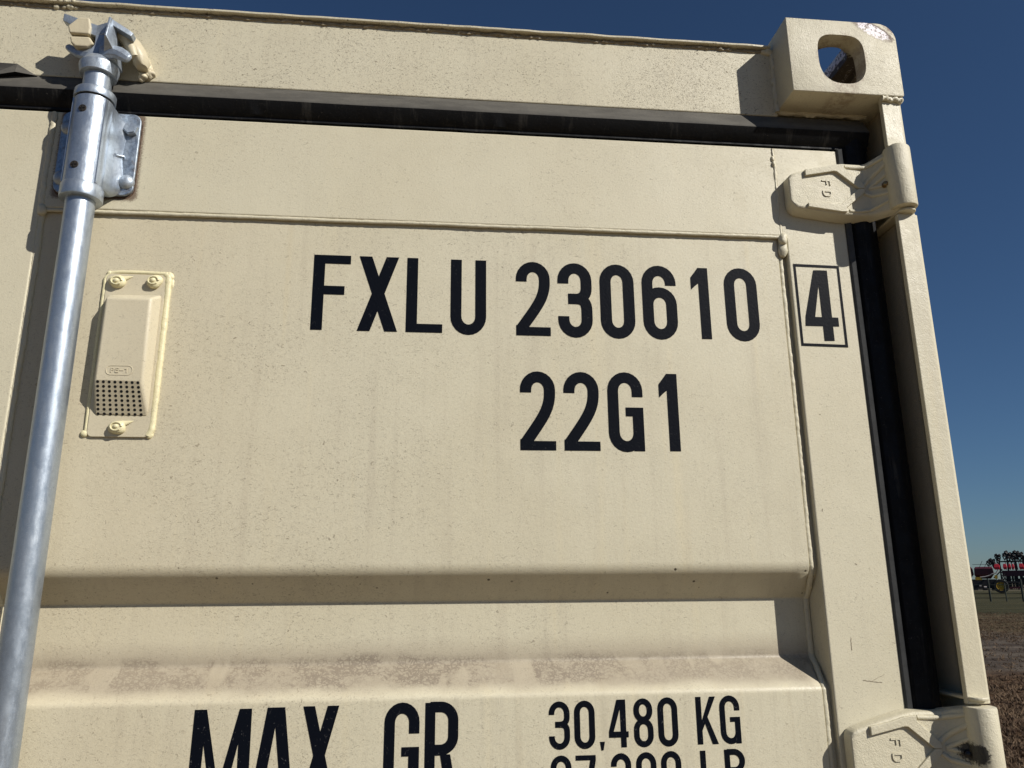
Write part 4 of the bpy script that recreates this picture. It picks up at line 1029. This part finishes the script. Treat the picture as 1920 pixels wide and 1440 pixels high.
# maroon seed cart
WP = Vector((102.4, 133.6, 0))
def seed_cart(loc):
    e = empty('seed_cart', loc, ROTL)
    tag(e, 'maroon seed cart on yellow-hubbed wheels in the far field, partly behind the container edge', 'farm machine')
    bm = bmesh.new()
    for x0, x1 in ((-6.9, -3.95), (-3.85, -.75)):
        add_hull(bm, [(x0, -1.2, 3.2), (x1, -1.2, 3.3), (x0, 1.2, 3.2), (x1, 1.2, 3.3), (x0+.1, -1.3, 4.3), (x1-.1, -1.3, 4.3), (x0+.1, 1.3, 4.3), (x1-.1, 1.3, 4.3), (x0+.3, -.6, 2.5), (x1-.6, -.6, 2.5), (x0+.3, .6, 2.5), (x1-.6, .6, 2.5), (x0+.3, -.7, 4.6), (x1-.3, -.7, 4.6), (x0+.3, .7, 4.6), (x1-.3, .7, 4.6)])
    from_bm(bm, 'tank', M_MAROON, e, bev=.05)
    bm = bmesh.new()
    for y in (-.9, .9): box(bm, -7.0, 2.6, y-.09, y+.09, 1.75, 2.05)
    for x in (-6.6, -5, -3.4, -2.2, -.8, .4): bar(bm, (x, -.9, 1.9), (x+.5, -.9, 3.0), .08); box(bm, x, x+.15, -.9, .9, 1.75, 2.0)
    for i in range(18): bar(bm, (-6.8+i*.42, -1.0, .9+.25*(i % 3)), (-6.2+i*.42, -1.0, 2.3), .07)
    for x0, h0 in ((-6.4, .6), (-5.6, .8), (-4.4, .5), (-3.6, .7), (-2.9, .5), (-2.2, .8), (-1.5, .45)): box(bm, x0, x0+.78, -1.1, .6, h0, 2.4)
    bar(bm, (-.9, -1, 2.6), (.6, -1, 4.1), .10); bar(bm, (.1, -1, 2.0), (.9, -1, 3.4), .08)
    from_bm(bm, 'chassis', M_BLACKP, e)
    bm = bmesh.new(); tube(bm, [(-3.0, -1.35, 2.75), (-2.2, -1.4, 2.85), (-1.5, -1.4, 3.05), (-1.1, -1.4, 3.3), (-.4, -1.4, 3.5), (.0, -1.35, 4.1)], .11, 8)
    bar(bm, (-3.3, -1.35, 1.25), (-3.0, -1.35, 1.25), .18); bar(bm, (-2.6, -1.35, 1.0), (-2.2, -1.35, 1.0), .2)
    from_bm(bm, 'hose', M_WHT, e)
    for x0, x1, z0, z1 in ((-3.8, -2.75, 2.3, 2.8), (-.75, -.3, 2.5, 3.1)):
        bm = bmesh.new(); box(bm, x0, x1, -1.46, -1.40, z0, z1); from_bm(bm, 'panel', M_YEL, e)
    wheel(e, 0, -1.2, 1.2, .75); wheel(e, 0, 1.2, 1.2, .75); wheel(e, -5.4, -1.2, 1.2, .75)
    bm = bmesh.new()
    for x in (-3.0, -2.2, -1.5): bar(bm, (x, -1.2, 4.3), (x+.7, -1.2, 5.6), .035)
    bar(bm, (-3.9, -1.2, 5.0), (-1.0, -1.2, 5.0), .035)
    from_bm(bm, 'hand_rail', M_BLACKP, e)
# folded seeding tool
def folded_tool(loc):
    e = empty('folding_seeder', loc, ROTL)
    tag(e, 'folded seeder with bright red hoppers and black tines standing high, right of the seed cart', 'farm machine')
    rnd = random.Random(5)
    bm = bmesh.new()
    for x in (.25, 1.5, 2.7, 4.0, 6.6):
        for y in (-1.3, 1.3): bar(bm, (x, y, .6), (x+.1, y, 6.2), .12)
    for z in (1.0, 1.7, 2.4, 3.0, 3.6, 5.5):
        for y in (-1.3, 1.3): bar(bm, (.2, y, z), (8.2, y, z), .09)
    for i in range(22): bar(bm, (1.0+i*.33, -1.32, .7), (.7+i*.36+rnd.uniform(-.3, .3), -1.32, 3.9), .08)
    for i in range(16): box(bm, 1.0+i*.42, 1.0+i*.42+rnd.uniform(.3, .5), -1.2, -.6, rnd.uniform(.6, 1.6), rnd.uniform(2.2, 3.6))
    bar(bm, (.2, -1.3, 6.5), (-1.2, -1.3, 4.9), .06)
    from_bm(bm, 'frame', M_BLACKP, e)
    bm = bmesh.new()
    def clump(x, z, q):
        tube(bm, [(x, -1.4, z-.8*q), (x-.25*q, -1.5, z-.1), (x-.1*q, -1.55, z+.4*q), (x+.25*q, -1.5, z+.6*q), (x+.45*q, -1.5, z+.25*q)], .09, 6)
        tube(bm, [(x+.1, -1.2, z-.8*q), (x+.35*q, -1.2, z), (x+.1, -1.2, z+.5*q), (x-.3*q, -1.2, z+.3*q)], .08, 6)
        blob(bm, (x+.1, -1.4, z+.1), (.34*q, .3, .36*q), seed=x*7, amp=.9, f=3, sub=2)
    for x, z, q in ((-1.5, 5.3, .7), (-1.1, 5.6, .8), (-.7, 5.4, .9), (-.6, 4.9, .8), (-.1, 6.5, .6), (.35, 6.3, .8), (.15, 5.7, .7), (1.2, 6.5, .9), (1.5, 6.9, .8), (1.75, 6.2, .9), (2.05, 6.6, .8), (2.2, 5.9, .8), (2.5, 6.5, .9), (2.8, 6.9, .8), (2.9, 6.1, .9), (3.25, 6.8, .8), (3.5, 6.3, .9), (3.8, 6.6, .8), (4.1, 6.0, .8), (4.6, 6.4, .9), (5.1, 6.8, .8), (5.5, 6.3, .8), (6.0, 6.6, .9), (6.6, 6.2, .8), (7.1, 6.6, .8)):
        clump(x, z, q)
        bar(bm, (x, -1.3, z-.5), (x+.1, -1.3, 4.0 if x > -.2 else 4.4), .05)
    from_bm(bm, 'tine_gang', M_BLACKP, e)
    for x0, w_ in ((-.65, .95), (.75, .65), (1.62, .42), (2.12, .40), (3.2, .75), (4.3, .7), (5.3, .7)):
        bm = bmesh.new(); add_hull(bm, [(x0+.1, -1.7, 4.05), (x0+w_-.1, -1.7, 4.05), (x0, -1.75, 4.5), (x0+w_, -1.75, 4.5), (x0+.1, -1.7, 5.1), (x0+w_-.1, -1.7, 5.1), (x0, -1.1, 4.5), (x0+w_, -1.1, 4.5)])
        from_bm(bm, 'hopper', M_RED, e, bev=.05)
    bm = bmesh.new()
    box(bm, .5, 7.5, -1.45, -1.38, 2.9, 3.9); from_bm(bm, 'hopper_base', M_MAROON, e)
    bm = bmesh.new(); box(bm, 1.3, 3.2, -1.5, -1.3, .75, 1.05); from_bm(bm, 'skid', M_MAROON, e)
    wheel(e, 5.0, -1.0, .7, .4)
seed_cart(WP)
folded_tool(WP+GF*2.2)
# pipe livestock fence: each panel its own thing
fg = 'pipe fence panels across the field'
F0 = Vector((56.04, 74.04, 0))
def fence_panel():
    e = empty('fence_panel', F0, ROTL)
    for z in (.35, .75, 1.15, 1.6):
        bm = bmesh.new(); bar(bm, (.06, 0, z), (2.62, 0, z), .030); from_bm(bm, 'rail', M_FENCE, e)
    for x in (0, 1.33, 2.66):
        bm = bmesh.new(); tube(bm, [(x, 0, 0), (x, 0, 2.15 if x < .1 else 1.75)], .06 if x < 1.4 else .035, 8); from_bm(bm, 'fence_post', M_FENCE, e)
    return e
fp = fence_panel(); tag(fp, 'middle dark green pipe fence panel in the far field, below the yellow wheel hub', 'fence', fg)
c = cpy(fp, None, F0-GD*2.74); c['label'] = 'dark green pipe fence panel cut off by the container edge'
c = cpy(fp, None, F0+GD*2.74); c['label'] = 'dark green pipe fence panel cut off by the right border of the photo'

# ------------------------------------------------------------------ dead grass tufts on the field
rg = random.Random(11); V = []; F = []
for i in range(22000):
    d = 7.0+ (rg.random()**1.6)*52; az = R_(rg.uniform(20, 78)) if i % 3 else R_(rg.uniform(34, 41))
    if 19 < d < 31 and rg.random() < .72: continue
    cx, cy = .57+math.sin(az)*d, -.94+math.cos(az)*d
    if abs(cx) < 1.6 and cy < 6.5: continue
    hh = rg.uniform(.015, .06)*(1.5 if rg.random() < .15 else 1)
    for b_ in range(7):
        a = rg.uniform(0, 6.283); r_ = rg.uniform(0, .09); bx, by = cx+math.cos(a)*r_, cy+math.sin(a)*r_
        w_ = rg.uniform(.006, .014); t = rg.uniform(0, 6.283); lx, ly = rg.uniform(-.06, .06), rg.uniform(-.06, .06)
        n0 = len(V); V += [(bx-w_*math.cos(t), by-w_*math.sin(t), -.002), (bx+w_*math.cos(t), by+w_*math.sin(t), -.002), (bx+lx, by+ly, hh*rg.uniform(.6, 1.2))]
        F.append((n0, n0+1, n0+2))
me = bpy.data.meshes.new('dry_grass'); me.from_pydata(V, [], F)
kg = N('dead_grass'); cg = kg.mix(kg.rmp(kg.noise(1.3, 3, .6), .35, .65), (.062, .034, .017), (.150, .098, .055))
og = link(me, 'dry_grass', kg.fin(cg, .9)); og['kind'] = 'stuff'
